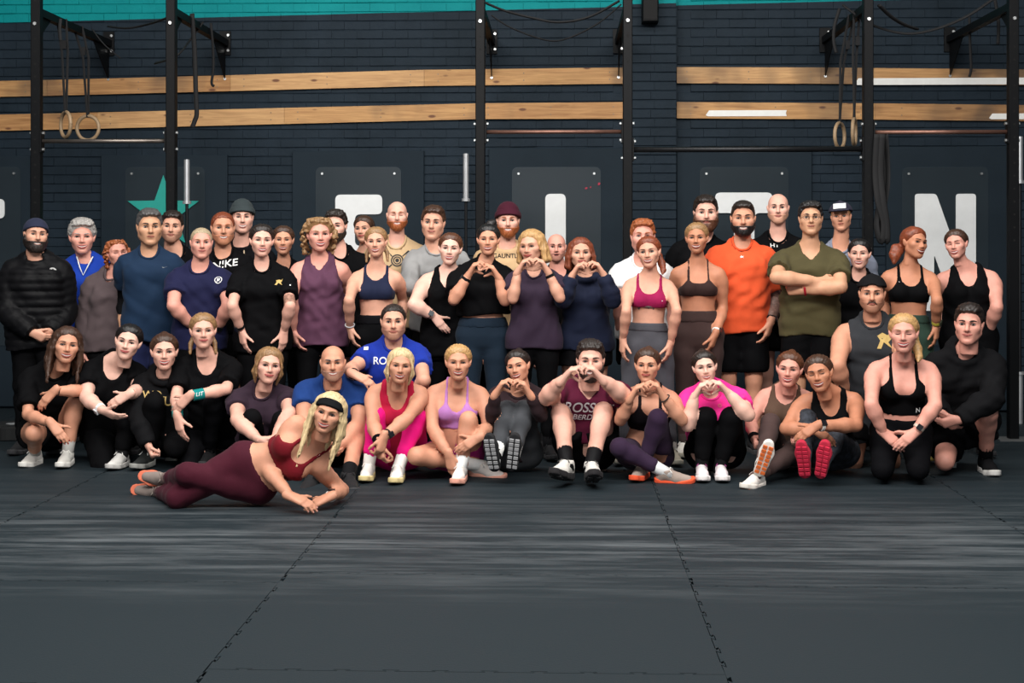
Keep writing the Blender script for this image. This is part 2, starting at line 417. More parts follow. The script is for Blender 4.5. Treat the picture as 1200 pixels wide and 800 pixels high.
# plywood panels, clear acrylic sheets and letters
M_BOARD = mat('slate_painted_board', (31, 41, 49), 0.65, var=0.08, scale=3, coord='Object', bump=0.1, bscale=25, spec=0.10)
M_ACR = bpy.data.materials.new('smoked_acrylic_sheet'); M_ACR.use_nodes = True
_b = M_ACR.node_tree.nodes['Principled BSDF']; _b.inputs['Base Color'].default_value = lin((60, 70, 76)) + (1,); _b.inputs['Roughness'].default_value = 0.22
_b.inputs['Alpha'].default_value = 0.22
M_LETTER = mat('white_letter_vinyl', (226, 228, 228), 0.5, var=0.03)
M_STAR = mat('teal_star_vinyl', (22, 150, 138), 0.5, var=0.05)
acr = [(-90, 24), (147, 240), (370, 470), (600, 704), (820, 924), (1057, 1158)]
tops = [183, 182, 177, 174, 174, 172]
names = ['letter R', 'teal star', 'letter F', 'letter I', 'letter T', 'letter N']
for i, ((a, b), (c, d)) in enumerate(zip(boards, acr)):
    xa, xb = xat(a, WY - 0.02), xat(b, WY - 0.02); zt = wz(tops[i], (a + b) / 2)
    org = ((xa + xb) / 2, WY - 0.02, 0.02)
    o = MB().bevbox((org[0], WY - 0.024, 0.02 + (zt - 0.02) / 2), (xb - xa, 0.03, zt - 0.02), 0.004).build('plywood_board', M_BOARD, origin=org)
    tag(o, 'dark painted plywood board behind the ' + names[i], 'board', 'painted plywood boards along the wall')
    xc, xd = xat(c, WY - 0.05), xat(d, WY - 0.05); z1 = wz(196, (c + d) / 2); z0 = wz(404, (c + d) / 2)
    rr = 0.05; poly = []
    for (cx, cz, a0) in ((xd - rr, z1 - rr, 0), (xc + rr, z1 - rr, 90), (xc + rr, z0 + rr, 180), (xd - rr, z0 + rr, 270)):
        for q in range(5): t = math.radians(a0 + q * 22.5); poly.append((cx + rr * math.cos(t), cz + rr * math.sin(t)))
    s = MB().prism(poly, WY - 0.056, WY - 0.050).build('acrylic_sheet', M_ACR, origin=((xc + xd) / 2, WY - 0.05, z0)); tag(s, 'clear acrylic sheet with corner screws over the ' + names[i], 'acrylic sheet', 'acrylic sheets on the boards')
    for sx in (xc + 0.06, xd - 0.06):
        for sz in (z1 - 0.06, z0 + 0.06):
            p = np.array((sx, WY - 0.058, sz)) - np.array(s.location)
            MB().tube([p - np.array((0, .004, 0)), p + np.array((0, .028, 0))], 0.011, 8).build('screw', M_SCREW, s)
def rounded(poly, r, n=5):
    out = []; m = len(poly)
    for i in range(m):
        p = np.array(poly[i], float); a = np.array(poly[i - 1], float) - p; b = np.array(poly[(i + 1) % m], float) - p
        la, lb = np.linalg.norm(a), np.linalg.norm(b); q = min(r, la * .45, lb * .45)
        A = p + a / la * q; B = p + b / lb * q
        for k in range(n + 1):
            t = k / n; out.append(tuple(A * (1 - t) ** 2 + 2 * p * t * (1 - t) + B * t * t))
    return out
def letter(polys, name, label, m=M_LETTER, r=0.05, hole=None):
    W = lambda px, py: (at(px, py, WY - 0.06)[0], at(px, py, WY - 0.06)[2])
    mb = MB()
    for p in polys: mb.prism(rounded([W(*q) for q in p], r), WY - 0.066, WY - 0.0575)
    V = np.array(mb.v); org = (V[:, 0].mean(), WY - 0.06, V[:, 2].min())
    o = mb.build(name, m, origin=org); tag(o, label, 'wall letter' if 'star' not in name else 'star sign', None)
letter([[(-60, 233), (5.5, 233), (5.5, 256), (-60, 256)], [(-60, 233), (-38, 233), (-38, 364), (-60, 364)], [(-28, 300), (-8, 300), (9, 364), (-15, 364)]], 'wall_letter', 'white letter R on the board beside the puffer jacket man')
letter([[(393, 228), (448, 228), (448, 251), (416, 251), (416, 288), (440, 288), (440, 310), (416, 310), (416, 366), (393, 366)]], 'wall_letter', 'white rounded letter F on dark board')
letter([[(639, 227), (663, 227), (663, 365), (639, 365)]], 'wall_letter', 'white rounded letter I on dark board')
letter([[(838, 225.5), (905, 225.5), (905, 249.5), (884, 249.5), (884, 365), (860, 365), (860, 249.5), (838, 249.5)]], 'wall_letter', 'white rounded letter T behind the orange tee man')
letter([[(1072, 227), (1097, 227), (1120, 292), (1120, 227), (1143.5, 227), (1143.5, 364), (1118, 364), (1094.5, 298), (1094.5, 364), (1072, 364)]], 'wall_letter', 'white rounded letter N on dark board', r=0.03)
star = []
for k in range(10):
    q = math.radians(90 + 36 * k); R_ = (44 if k % 2 == 0 else 17.5); star.append((191.5 + R_ * math.cos(q), 249 - R_ * math.sin(q)))
letter([star], 'wall_star', 'teal five pointed star on dark board behind a rig post', M_STAR, r=0.004)
red = mat('red_marker_ink', (170, 30, 60), 0.6)
mk = MB()
for (x, y, w, h) in ((687, 220.5, 3, 2.2), (692, 219.5, 1.8, 2), (702, 215.5, 3, 3)):
    c = at(x, y, WY - 0.0575); mk.prism(rounded([(c[0] - w / 250, c[2] - h / 250), (c[0] + w / 350, c[2] - h / 330), (c[0] + w / 240, c[2] + h / 240), (c[0] - w / 350, c[2] + h / 260)], .006), WY - 0.0585, WY - 0.0570)
o = mk.build('marker_scribble', red); tag(o, 'small red marker scribble on acrylic sheet beside the letter I', 'scribble')

# pull-up rig
M_STEEL = mat('black_powder_coat', (11, 12, 14), 0.5, 0.0, var=0.1, scale=6, coord='Object', spec=0.12)
M_BAR = mat('bare_steel_bar', (120, 112, 106), 0.4, 0.85, var=0.25, scale=9)
M_COP = mat('worn_copper_bar', (126, 92, 80), 0.45, 0.7, var=0.25, scale=9)
M_BLKBAR = mat('black_bar', (30, 31, 33), 0.4, 0.5)
rig = empty('pull_up_rig', (0, PY, 0)); tag(rig, 'black steel pull-up rig of upright posts, bars and wall arms', 'pull-up rig')
PX = [43, 201, 563, 735.5, 1017, 1187]
PW = 0.075
pxs = [xat(p, PY) for p in PX]
zarm = 3.37
for i, x in enumerate(pxs):
    o = MB().bevbox((x, 0, 2.2), (PW, PW, 4.4), 0.006).build('upright_post', M_STEEL, rig)
    b = MB().box((x, 0, 0.006), (0.26, 0.2, 0.012)).build('base_plate', mat('worn_steel_plate', (110, 112, 112), 0.5, 0.6), rig)
    hol = MB()
    for k in range(22):
        z = 1.55 + k * 0.1
        if abs(z - zarm) > 0.03: hol.tube([(x, -PW / 2 - 0.0005, z), (x, -PW / 2 + 0.004, z)], 0.0085, 8)
    h = hol.build('bolt_holes', mat('bolt_hole_dark', (6, 6, 6), 0.9), o)
    y1 = WY - PY - .012
    a = MB().box((x, y1 / 2, zarm), (0.06, y1, 0.06)).build('wall_arm', M_STEEL, rig)
    p = MB().box((x, y1 - 0.012, zarm), (0.10, 0.014, 0.22)).build('wall_plate', M_STEEL, a)
    g = MB().add([(x - .004, .03, zarm - .03), (x - .004, .30, zarm - .03), (x - .004, .03, zarm - .22), (x + .004, .03, zarm - .03), (x + .004, .30, zarm - .03), (x + .004, .03, zarm - .22)],
                 [(0, 1, 2), (5, 4, 3), (0, 3, 4, 1), (1, 4, 5, 2), (2, 5, 3, 0)]).build('gusset', M_STEEL, a)
    g = MB().add([(x - .004, y1 - .02, zarm - .03), (x - .004, y1 - .45, zarm - .03), (x - .004, y1 - .02, zarm - .34), (x + .004, y1 - .02, zarm - .03), (x + .004, y1 - .45, zarm - .03), (x + .004, y1 - .02, zarm - .34)],
                 [(0, 1, 2), (5, 4, 3), (0, 3, 4, 1), (1, 4, 5, 2), (2, 5, 3, 0)]).build('gusset', M_STEEL, a)
    for dz in (-0.07, 0.07, -.33):
        MB().tube([(x + (0.03 if dz > -.2 else 0), y1 - 0.035, zarm + dz), (x + (0.03 if dz > -.2 else 0), y1 - 0.012, zarm + dz)], 0.013, 6).build('bolt', M_SCREW, a)
    MB().tube([(x, -PW / 2 - .012, zarm - .1), (x, -PW / 2 + .005, zarm - .1)], 0.014, 6).build('bolt', M_SCREW, rig)
def zrow(py): return CAM_H + (HOR - py) / 149.0
for (i, j, py, r, m) in ((0, 1, 164, .017, M_BAR), (2, 3, 154.5, .016, M_COP), (3, 4, 175.5, .022, M_BLKBAR), (4, 5, 156, .017, M_COP)):
    z = zrow(py)
    MB().tube([(pxs[i] + .03, 0, z), (pxs[j] - .03, 0, z)], r, 12).build('pull_up_bar', m, rig, True)
    for x, s in ((pxs[i], 1), (pxs[j], -1)):
        q = MB().box((x + s * (PW / 2 + .005), 0, z), (0.012, 0.075, 0.18)).build('bar_flange', M_STEEL, rig)
        for dz in (-.065, .065):
            MB().tube([(x - s * (PW / 2 - .001), 0, z + dz), (x - s * (PW / 2 + .014), 0, z + dz)], 0.013, 6).build('bolt', M_SCREW, rig)
            MB().tube([(x + s * (PW / 2 + .008), 0, z + dz), (x + s * (PW / 2 + .026), 0, z + dz)], 0.013, 6).build('bolt', M_SCREW, rig)
# hall furnishings hung on the rig
M_STRAP = mat('black_webbing', (16, 16, 18), 0.8)
M_RING = mat('birch_ring', (150, 126, 98), 0.5, var=0.15)
def ring_on_strap(px, py, Y, arm_i, yaw, label, R=0.105):
    c = at(px, py, Y); root = empty('gymnastic_ring', tuple(c)); tag(root, label, 'gym ring', 'wooden rings on straps')
    P = [(R * math.cos(t) * math.cos(yaw), R * math.cos(t) * math.sin(yaw), R * math.sin(t)) for t in np.linspace(0, 2 * math.pi, 33)]
    MB().tube(P, 0.0155, 8, caps=False).build('ring', M_RING, root, True)
    zt = zarm + .035 - c[2]; dx = pxs[arm_i] - c[0]
    for s in (-1, 1):
        MB().tube([(0, s * .012, R - .012), (dx * .2 + s * .018, s * .02, R + .5), (dx + s * .028, s * .03, zt)], 0.012, 6, flat=0.25).build('strap', M_STRAP, root)
    MB().box((dx * .5 + .012, -.02, zt * .75), (.035, .015, .07)).build('buckle', M_STRAP, root)
ring_on_strap(77, 146, 11.75, 0, -0.85, 'wooden gym ring on black straps, the edge-on one of the pair near the star')
ring_on_strap(103, 150, 12.15, 0, -0.2, 'wooden gym ring on black straps, the wide open one of the pair near the star')
ring_on_strap(984, 159, 11.8, 4, 1.0, 'wooden gym ring hanging above the cap man, wider open of that pair')
ring_on_strap(1001, 154.5, 11.6, 4, 1.25, 'narrow edge-on wooden gym ring hanging beside the post near the letter N')
def band(pts, label, r=0.014, flat=0.55, m=M_STRAP):
    P = [at(*p) for p in pts]
    Q = []
    for i in range(len(P) - 1):            # smooth polyline
        p0, p1, p2, p3 = P[max(i - 1, 0)], P[i], P[i + 1], P[min(i + 2, len(P) - 1)]
        for k in range(6):
            t = k / 6
            Q.append(.5 * ((2 * p1) + (-p0 + p2) * t + (2 * p0 - 5 * p1 + 4 * p2 - p3) * t * t + (-p0 + 3 * p1 - 3 * p2 + p3) * t ** 3))
    Q.append(P[-1])
    org = Q[0].copy()
    o = MB().tube(Q, r, 8, flat=flat).build('resistance_band', m, origin=org, smooth=True); tag(o, label, 'band'); return o
band([(71, 22, 11.35), (70, 34, 11.35), (71, 48, 11.36)], 'short black strap end hanging by the rings near the star')
band([(225, 16, 11.7), (228, 60, 11.7), (229.5, 110, 11.7), (230.5, 133, 11.7), (228, 142, 11.7), (225.5, 149, 11.7)], 'long black strap hanging over the lower plank near the star', 0.02)
band([(247, 27, 12.3), (249.5, 55, 12.3), (250, 80, 12.3), (248, 97, 12.3), (251, 101, 12.3)], 'knotted black strap ending on the upper plank', 0.012)
band([(108, 34, 12.0), (122, 52, 12.0), (141, 68, 12.0)], 'black strap tail slanting off the rig arm above the star', 0.010)
band([(127, 31, 12.6), (150, 33, 12.4), (175, 28, 12.2), (199, 20, 11.3)], 'black band drooping between two rig arms above the star', 0.016)
band([(238, 26, 12.0), (222, 48, 11.9), (206, 66, 11.6), (182, 74, 12.4)], 'black band slung low across the arm behind the second post', 0.016)
band([(566, 2, 11.4), (590, 12, 11.4), (624, 21, 11.4), (655, 26, 11.4), (690, 20, 11.4), (726, 1, 11.4)], 'shiny black band sagging between the middle posts, upper one', 0.018)
band([(576, 18, 11.9), (600, 33, 11.9), (640, 47, 11.9), (665, 45, 11.9), (700, 28, 11.9), (728, 5, 11.9)], 'thin black band sagging between the middle posts, lower one', 0.012)
band([(988, 6, 11.6), (1010, 22, 11.5), (1032, 33, 11.5), (1065, 39.5, 11.5), (1100, 33, 11.5), (1135, 18, 11.5), (1165, -2, 11.4)], 'long black band sagging across the bay above the letter N', 0.018)
band([(1030, 6, 11.3), (1045, 20, 11.4), (1060, 29, 11.5), (1075, 34, 11.6)], 'short black band beside the post above the letter N', 0.02)
band([(1136, 20, 12.4), (1137, 55, 12.4), (1138, 80, 12.4), (1136, 90, 12.4)], 'knotted black strap hanging over the plank above the letter N', 0.012)
band([(1166, 0, 11.9), (1170, 25, 11.9), (1169.5, 52, 11.9)], 'short black strap hanging by the last rig post', 0.014)
band([(984, 10, 11.7), (978, 30, 11.7), (977, 48, 11.7), (980, 62, 11.7)], 'black strap loop on the arm above the cap man', 0.014)
for k, (dx, lab) in enumerate(((0, 'wide black loop band hung over the copper bar by the post'), (6, 'second black loop band draped over the copper bar end'))):
    band([(1028 + dx, 157, 11.1), (1026 + dx, 200, 11.12), (1029 + dx, 235, 11.1), (1036 + dx * .5, 262, 11.1), (1033 + dx, 283, 11.1), (1027 + dx, 262, 11.14), (1034 + dx, 220, 11.17), (1034 + dx, 185, 11.2), (1032 + dx, 157, 11.2)], lab, 0.026, 0.3)
# upright barbells
M_CHROME = mat('zinc_sleeve', (196, 198, 200), 0.35, 0.6, var=0.08)
M_SHAFT = mat('black_oxide_shaft', (34, 35, 37), 0.45, 0.6)
def barbell(px, ytop, ycol, Y, label, zb=0.0):
    t = at(px, ytop, Y); c = at(px, ycol, Y); root = empty('barbell', (t[0], Y, 0)); tag(root, label, 'barbell', None)
    zc = c[2]
    MB().tube([(0, 0, zc), (0, 0, t[2])], 0.025, 14).build('sleeve', M_CHROME, root, False)
    MB().tube([(0, 0, zc - .022), (0, 0, zc + .004)], 0.038, 14).build('collar', M_CHROME, root)
    MB().tube([(0, 0, .44), (0, 0, zc)], 0.014, 10).build('shaft', M_SHAFT, root)
    MB().tube([(0, 0, .415), (0, 0, .44)], 0.038, 14).build('collar', M_CHROME, root)
    MB().tube([(0, 0, .0), (0, 0, .415)], 0.025, 14).build('sleeve', M_CHROME, root)
    return root
barbell(219, 187, 236, 12.6, 'upright barbell with pale sleeve standing in front of the teal star')
barbell(546, 180, 233, 12.7, 'upright barbell with pale sleeve between the letter F and a rig post')
barbell(1195, 160, 212, 12.2, 'upright barbell standing on the floor behind the last rig post')
M_RUB = mat('bumper_rubber', (20, 21, 22), 0.6)
for k in range(1):
    c = atz(2, 517, 0.0); root = empty('bumper_plate', (c[0], c[1] + .22, 0)); tag(root, 'black rubber bumper plate lying flat beside the crouching woman', 'weight plate')
    MB().tube([(0, 0, 0), (0, 0, .008), (0, 0, .10), (0, 0, .108)], [.215, .225, .225, .215], 40).build('rubber_disc', M_RUB, root)
    MB().tube([(0, 0, .10), (0, 0, .112)], .05, 20).build('hub', M_CHROME, root)
# black speaker mounted high on the pier
c = at(761.5, 12, WY - 0.2)
root = empty('wall_speaker', (c[0], WY - 0.13, 3.52)); tag(root, 'black speaker box fixed high on the brick pier', 'speaker')
z0 = at(761, 27, WY - 0.2)[2] - 3.52
MB().bevbox((0, -.08, z0 + .25), (0.145, 0.16, 0.5), 0.01).build('cabinet', M_STEEL, root)
MB().box((0, -.163, z0 + .25), (0.12, 0.006, 0.46)).build('grille', mat('speaker_grille', (12, 12, 13), 0.8), root)
# ------------------------------------------------------------------ smooth-surface kit: distance fields on a grid, meshed by surface nets
F32 = np.float32
def smin(a, b, k):
    h = np.maximum(k - np.abs(a - b), 0) / k
    return np.minimum(a, b) - h * h * k * 0.25
def smax(a, b, k): return -smin(-a, -b, k)
class Grid:
    def __init__(s, lo, hi, h):
        lo = np.asarray(lo, float) - 2 * h; hi = np.asarray(hi, float) + 2 * h
        s.n = np.ceil((hi - lo) / h).astype(int) + 1; s.lo = lo; s.h = h
        s.ax = [(lo[i] + h * np.arange(s.n[i])).astype(F32) for i in range(3)]
        s.X = s.ax[0][:, None, None]; s.Y = s.ax[1][None, :, None]; s.Z = s.ax[2][None, None, :]
    def full(s, v=1.0): return np.full(s.n, v, F32)
    def sl(s, lo, hi):
        a = np.clip(np.floor((np.asarray(lo) - s.lo) / s.h).astype(int), 0, s.n)
        b = np.clip(np.ceil((np.asarray(hi) - s.lo) / s.h).astype(int) + 1, 0, s.n)
        return tuple(slice(i, max(i, j)) for i, j in zip(a, b))
    def sub(s, c): return s.ax[0][c[0]][:, None, None], s.ax[1][c[1]][None, :, None], s.ax[2][c[2]][None, None, :]
def d_cone(X, Y, Z, a, b, ra, rb):
    d = b - a; L2 = max(float(d @ d), 1e-9)
    t = np.clip(((X - a[0]) * d[0] + (Y - a[1]) * d[1] + (Z - a[2]) * d[2]) / L2, 0, 1)
    return np.sqrt((X - a[0] - t * d[0]) ** 2 + (Y - a[1] - t * d[1]) ** 2 + (Z - a[2] - t * d[2]) ** 2) - (ra + (rb - ra) * t)
def d_ell(X, Y, Z, c, r, R=None):
    x, y, z = X - c[0], Y - c[1], Z - c[2]
    if R is not None:
        x, y, z = (R[0, 0] * x + R[1, 0] * y + R[2, 0] * z, R[0, 1] * x + R[1, 1] * y + R[2, 1] * z, R[0, 2] * x + R[1, 2] * y + R[2, 2] * z)
    k0 = np.sqrt((x / r[0]) ** 2 + (y / r[1]) ** 2 + (z / r[2]) ** 2)
    k1 = np.sqrt((x / r[0] ** 2) ** 2 + (y / r[1] ** 2) ** 2 + (z / r[2] ** 2) ** 2) + 1e-6
    return k0 * (k0 - 1) / k1
def put(g, D, prim, k=0.02, ease=0.0, op='u'):
    """blend one primitive ('c', a, b, ra, rb) or ('e', centre, radii, R) into the field D"""
    m = 0.05 + k + abs(ease)
    if prim[0] == 'c':
        _, a, b, ra, rb = prim; r = max(ra, rb) + m
        c = g.sl(np.minimum(a, b) - r, np.maximum(a, b) + r)
    else:
        r = max(prim[2]) + m; c = g.sl(np.asarray(prim[1]) - r, np.asarray(prim[1]) + r)
    if any(q.stop <= q.start for q in c): return D
    X, Y, Z = g.sub(c)
    d = d_cone(X, Y, Z, *prim[1:]) if prim[0] == 'c' else d_ell(X, Y, Z, *prim[1:])
    if op == 'u': D[c] = smin(D[c], d - ease, k)
    else: D[c] = smax(D[c], -d, k)
    return D
def net(g, D):
    """surface nets -> vertices, quads"""
    ins = D < 0
    n = ins.shape
    cs = [ins[a:n[0] - 1 + a, b:n[1] - 1 + b, c:n[2] - 1 + c] for a in (0, 1) for b in (0, 1) for c in (0, 1)]
    al = cs[0].copy(); an = cs[0].copy()
    for q in cs[1:]: al &= q; an |= q
    act = an & ~al
    I, J, K = np.nonzero(act)
    if len(I) == 0: return np.zeros((0, 3)), np.zeros((0, 4), int)
    off = [(a, b, c) for a in (0, 1) for b in (0, 1) for c in (0, 1)]
    val = np.stack([D[I + a, J + b, K + c] for a, b, c in off], 1)
    acc = np.zeros((len(I), 3), F32); cnt = np.zeros(len(I), F32)
    for e0 in range(8):
        for e1 in range(e0 + 1, 8):
            o0, o1 = off[e0], off[e1]
            if sum(abs(p - q) for p, q in zip(o0, o1)) != 1: continue
            v0, v1 = val[:, e0], val[:, e1]
            cr = (v0 < 0) != (v1 < 0)
            t = np.where(cr, v0 / np.where(cr, v0 - v1, 1), 0)
            for ax in range(3): acc[:, ax] += np.where(cr, o0[ax] + (o1[ax] - o0[ax]) * t, 0)
            cnt += cr
    V = (acc / cnt[:, None] + np.stack([I, J, K], 1)) * g.h + g.lo
    idx = np.full(act.shape, -1, np.int32); idx[I, J, K] = np.arange(len(I))
    Q = []
    for ax in range(3):
        s0 = [slice(None)] * 3; s1 = [slice(None)] * 3; s0[ax] = slice(0, -1); s1[ax] = slice(1, None)
        A = ins[tuple(s0)]; B = ins[tuple(s1)]
        i, j, k = np.nonzero(A != B)
        fl = A[i, j, k]
        P = [i, j, k]; u, v = (ax + 1) % 3, (ax + 2) % 3
        ok = (P[u] > 0) & (P[v] > 0) & (P[u] < act.shape[u]) & (P[v] < act.shape[v])
        P = [p[ok] for p in P]; fl = fl[ok]
        def cell(du, dv):
            q = [P[0], P[1], P[2]]; q[u] = q[u] + du; q[v] = q[v] + dv
            return idx[q[0], q[1], q[2]]
        q = np.stack([cell(-1, -1), cell(0, -1), cell(0, 0), cell(-1, 0)], 1)
        q[~fl] = q[~fl][:, ::-1]
        Q.append(q)
    Q = np.concatenate(Q)
    return V, Q[(Q >= 0).all(1)]
def rot(axis, a):
    return np.array(Matrix.Rotation(a, 3, axis))
def unit(v):
    v = np.asarray(v, float); return v / max(np.linalg.norm(v), 1e-9)
def v3(*a): return np.array(a, float)

# ------------------------------------------------------------------ head (face towards -Y, crown +Z, chin at z = -0.117)
def head_prims(sex):
    f = sex == 'f'
    w = 0.95 if f else 1.0
    P = [('e', v3(0, .016, .034), (.0755 * w, .096, .084), None), ('e', v3(0, -.022, -.034), ((.0635 if f else .066) * w, .070, .079), None)]
    jw = .044 if f else .055; jr = .016 if f else .019
    for s in (-1, 1):
        P += [('c', v3(s * jw, .004, -.052), v3(s * .016, -.058, -.097), jr, jr * .95),
              ('e', v3(s * .044 * w, -.054, -.016), (.024, .024, .022), None)]
    P += [('e', v3(0, -.066, -.097), (.020 if f else .024, .020, .018), None),
          ('e', v3(0, -.068, -.058), (.030, .020, .026), None)]
    for s in (-1, 1): P.append(('c', v3(s * .012, -.082, .026), v3(s * .040, -.068, .026), .0085 if f else .011, .009))
    return P
NOSE = lambda f: [('c', v3(0, -.084, .014), v3(0, -.106 if f else -.109, -.026), .0075, .0105 if f else .0125),
                  ('e', v3(.0105, -.095, -.031), (.0085, .010, .0075), None), ('e', v3(-.0105, -.095, -.031), (.0085, .010, .0075), None)]
EAR = [('e', v3(s * .0765, .012, -.004), (.008, .018, .031), rot('Y', s * .22) @ rot('X', -.15)) for s in (-1, 1)]
def head_field(g, sex, ears=True, nose=True, neck=True):
    D = g.full(); f = sex == 'f'
    for p in head_prims(sex): put(g, D, p, .028)
    if nose:
        for s in (-1, 1): put(g, D, ('e', v3(s * .0315, -.092, .006), (.018, .0145, .0115), None), .014, op='s')
        for p in NOSE(f): put(g, D, p, .010)
        put(g, D, ('c', v3(-.016, -.093, -.083), v3(.016, -.093, -.083), .005, .005), .012, op='s')
    if ears:
        for p in EAR: put(g, D, p, .010)
    if neck:
        r = .043 if f else .054
        put(g, D, ('c', v3(0, .022, -.06), v3(0, .036, -.165), r, r), .025)
    return D
HG = ((-.11, -.13, -.175), (.11, .13, .135))
_cache = {}
def surf_y(sex):
    """front surface y(x, z) sampler"""
    key = ('sy', sex)
    if key not in _cache:
        g = Grid((-.07, -.125, -.12), (.07, -.0, .08), .004); D = head_field(g, sex, ears=False, neck=False)
        ins = D < 0; first = np.argmax(ins, 1); ok = ins.any(1)
        i, k = np.indices(first.shape)
        d1 = D[i, first, k]; d0 = D[i, np.maximum(first - 1, 0), k]
        y = g.ax[1][first] - g.h * np.where(first > 0, d1 / np.where(d1 - d0 == 0, 1, d1 - d0), 0)
        y = np.where(ok, y, 0.0)
        _cache[key] = (g, y)
    g, y = _cache[key]
    def f(x, z):
        a = np.clip((x - g.ax[0][0]) / g.h, 0, g.n[0] - 1.001); b = np.clip((z - g.ax[2][0]) / g.h, 0, g.n[2] - 1.001)
        i, k = int(a), int(b); u, v = a - i, b - k
        return float(y[i, k] * (1 - u) * (1 - v) + y[i + 1, k] * u * (1 - v) + y[i, k + 1] * (1 - u) * v + y[i + 1, k + 1] * u * v)
    return f
# material slots of a body: 0 skin 1 lips 2 teeth 3 eye white 4 iris/lash 5 brow 6 nail
def tube_arr(pts, r, n=6, flat=1.0):
    m = MB().tube(pts, r, n, True, flat); return np.array(m.v), m.f
def ellipsoid(c, r, nu=10, nv=6):
    V = []; F = []
    for i in range(nv + 1):
        t = math.pi * i / nv
        for j in range(nu):
            q = 2 * math.pi * j / nu
            V.append((c[0] + r[0] * math.sin(t) * math.cos(q), c[1] + r[1] * math.sin(t) * math.sin(q), c[2] + r[2] * math.cos(t)))
    for i in range(nv):
        for j in range(nu):
            F.append((i * nu + j, (i + 1) * nu + j, (i + 1) * nu + (j + 1) % nu, i * nu + (j + 1) % nu))
    return np.array(V), F
def head_template(sex, mouth, eyes='open'):
    key = ('head', sex, mouth, eyes)
    if key in _cache: return _cache[key]
    kb = ('hb', sex)
    if kb not in _cache:
        g = Grid(*HG, .0057); _cache[kb] = net(g, head_field(g, sex))
    V, Q = _cache[kb]
    parts = [(V, Q.tolist(), 0)]
    sy = surf_y(sex)
    eh = {'open': .0070, 'smile': .0054, 'closed': .0022}[eyes]
    for s in (-1, 1):
        ex, ez = s * .0315, .0065
        y0 = sy(ex, ez)
        # eyeball lens between the lids
        if eyes != 'closed':
            a, b = ellipsoid((ex, y0 + .0015, ez), (.0152, .0060, eh)); parts.append((a, b, 3))
            a, b = ellipsoid((ex + s * .0005, y0 - .0032, ez + .0002), (.0066, .0026, min(.0066, eh + .0004)), 10, 6); parts.append((a, b, 4))
        lid = [(ex + .0155 * q, sy(ex + .0155 * q, ez + eh) - .0012 - .0035 * (1 - q * q), ez + (eh + .0008) * (1 - q * q) ** .7 * (1 if eyes != 'closed' else -1) - .0005) for q in np.linspace(-1, 1, 9)]
        a, b = tube_arr(lid, [.0012, .0019, .0023, .0024, .0024, .0024, .0024, .0021, .0012] if sex == 'f' else [.0008] + [.0017] * 7 + [.0008], 5); parts.append((a, b, 4))
        low = [(ex + .0140 * q, sy(ex + .0140 * q, ez - eh) - .0012, ez - eh * (1 - q * q) ** .6) for q in np.linspace(-1, 1, 7)]
        if eyes != 'closed': a, b = tube_arr(low, .0007, 4); parts.append((a, b, 4))
        br = []
        for q in np.linspace(0, 1, 9):
            x = s * (.0125 + .039 * q); z = .0255 + .0075 * math.sin(q * 2.4) - .004 * q
            br.append((x, sy(x, z) + .0004, z))
        rr = [.0022, .0034, .0036, .0036, .0034, .0030, .0026, .0020, .0010]
        a, b = tube_arr(br, [r * (1.0 if sex == 'f' else 1.3) for r in rr], 6); parts.append((a, b, 5))
    mw = {'teeth': .0325, 'smile': .0290, 'flat': .0250, 'open': .022}[mouth]
    lift = {'teeth': .0058, 'smile': .0050, 'flat': .0, 'open': .001}[mouth]
    gap = {'teeth': .0120, 'smile': .0006, 'flat': .0006, 'open': .011}[mouth]
    mz = -.0585
    up = lambda q: mz + lift * q * q + (.0022 if mouth != 'teeth' else .0010) * (1 - q * q) - .0012 * math.exp(-(q / .18) ** 2)
    lo = lambda q: mz + lift * q * q - gap * (1 - q * q) ** .8 - (.0018) * (1 - q * q)
    Q9 = np.linspace(-1, 1, 15)
    lt = .0044 if sex == 'f' else .0034
    a, b = tube_arr([(mw * q, sy(mw * q, up(q)) - .0006, up(q) + .0012) for q in Q9], [max(.0008, lt * (1 - .85 * q * q)) for q in Q9], 6); parts.append((a, b, 1))
    a, b = tube_arr([(mw * q, sy(mw * q, lo(q)) - .0010, lo(q) - .0016) for q in Q9], [max(.0008, lt * 1.25 * (1 - .85 * q * q)) for q in Q9], 6); parts.append((a, b, 1))
    if mouth in ('teeth', 'open'):
        V_, F_ = [], []
        for i, q in enumerate(np.linspace(-.93, .93, 13)):
            for j in range(4):
                z = up(q) + (lo(q) - up(q)) * j / 3
                V_.append((mw * q, sy(mw * q, z) - .0012, z))
        for i in range(12):
            for j in range(3): F_.append((i * 4 + j, i * 4 + j + 1, (i + 1) * 4 + j + 1, (i + 1) * 4 + j))
        parts.append((np.array(V_), F_, 2 if mouth == 'teeth' else 4))
    for s in (-1, 1):      # nostrils
        a, b = ellipsoid((s * .0065, -.101 if sex == 'f' else -.103, -.0365), (.0030, .0030, .0022), 6, 4); parts.append((a, b, 4))
    # join
    VV, FF, MM = [], [], []; k = 0
    for V_, F_, m in parts:
        VV.append(np.asarray(V_)); FF += [tuple(i + k for i in f) for f in F_]; MM += [m] * len(F_); k += len(V_)
    _cache[key] = (np.concatenate(VV), FF, MM)
    return _cache[key]

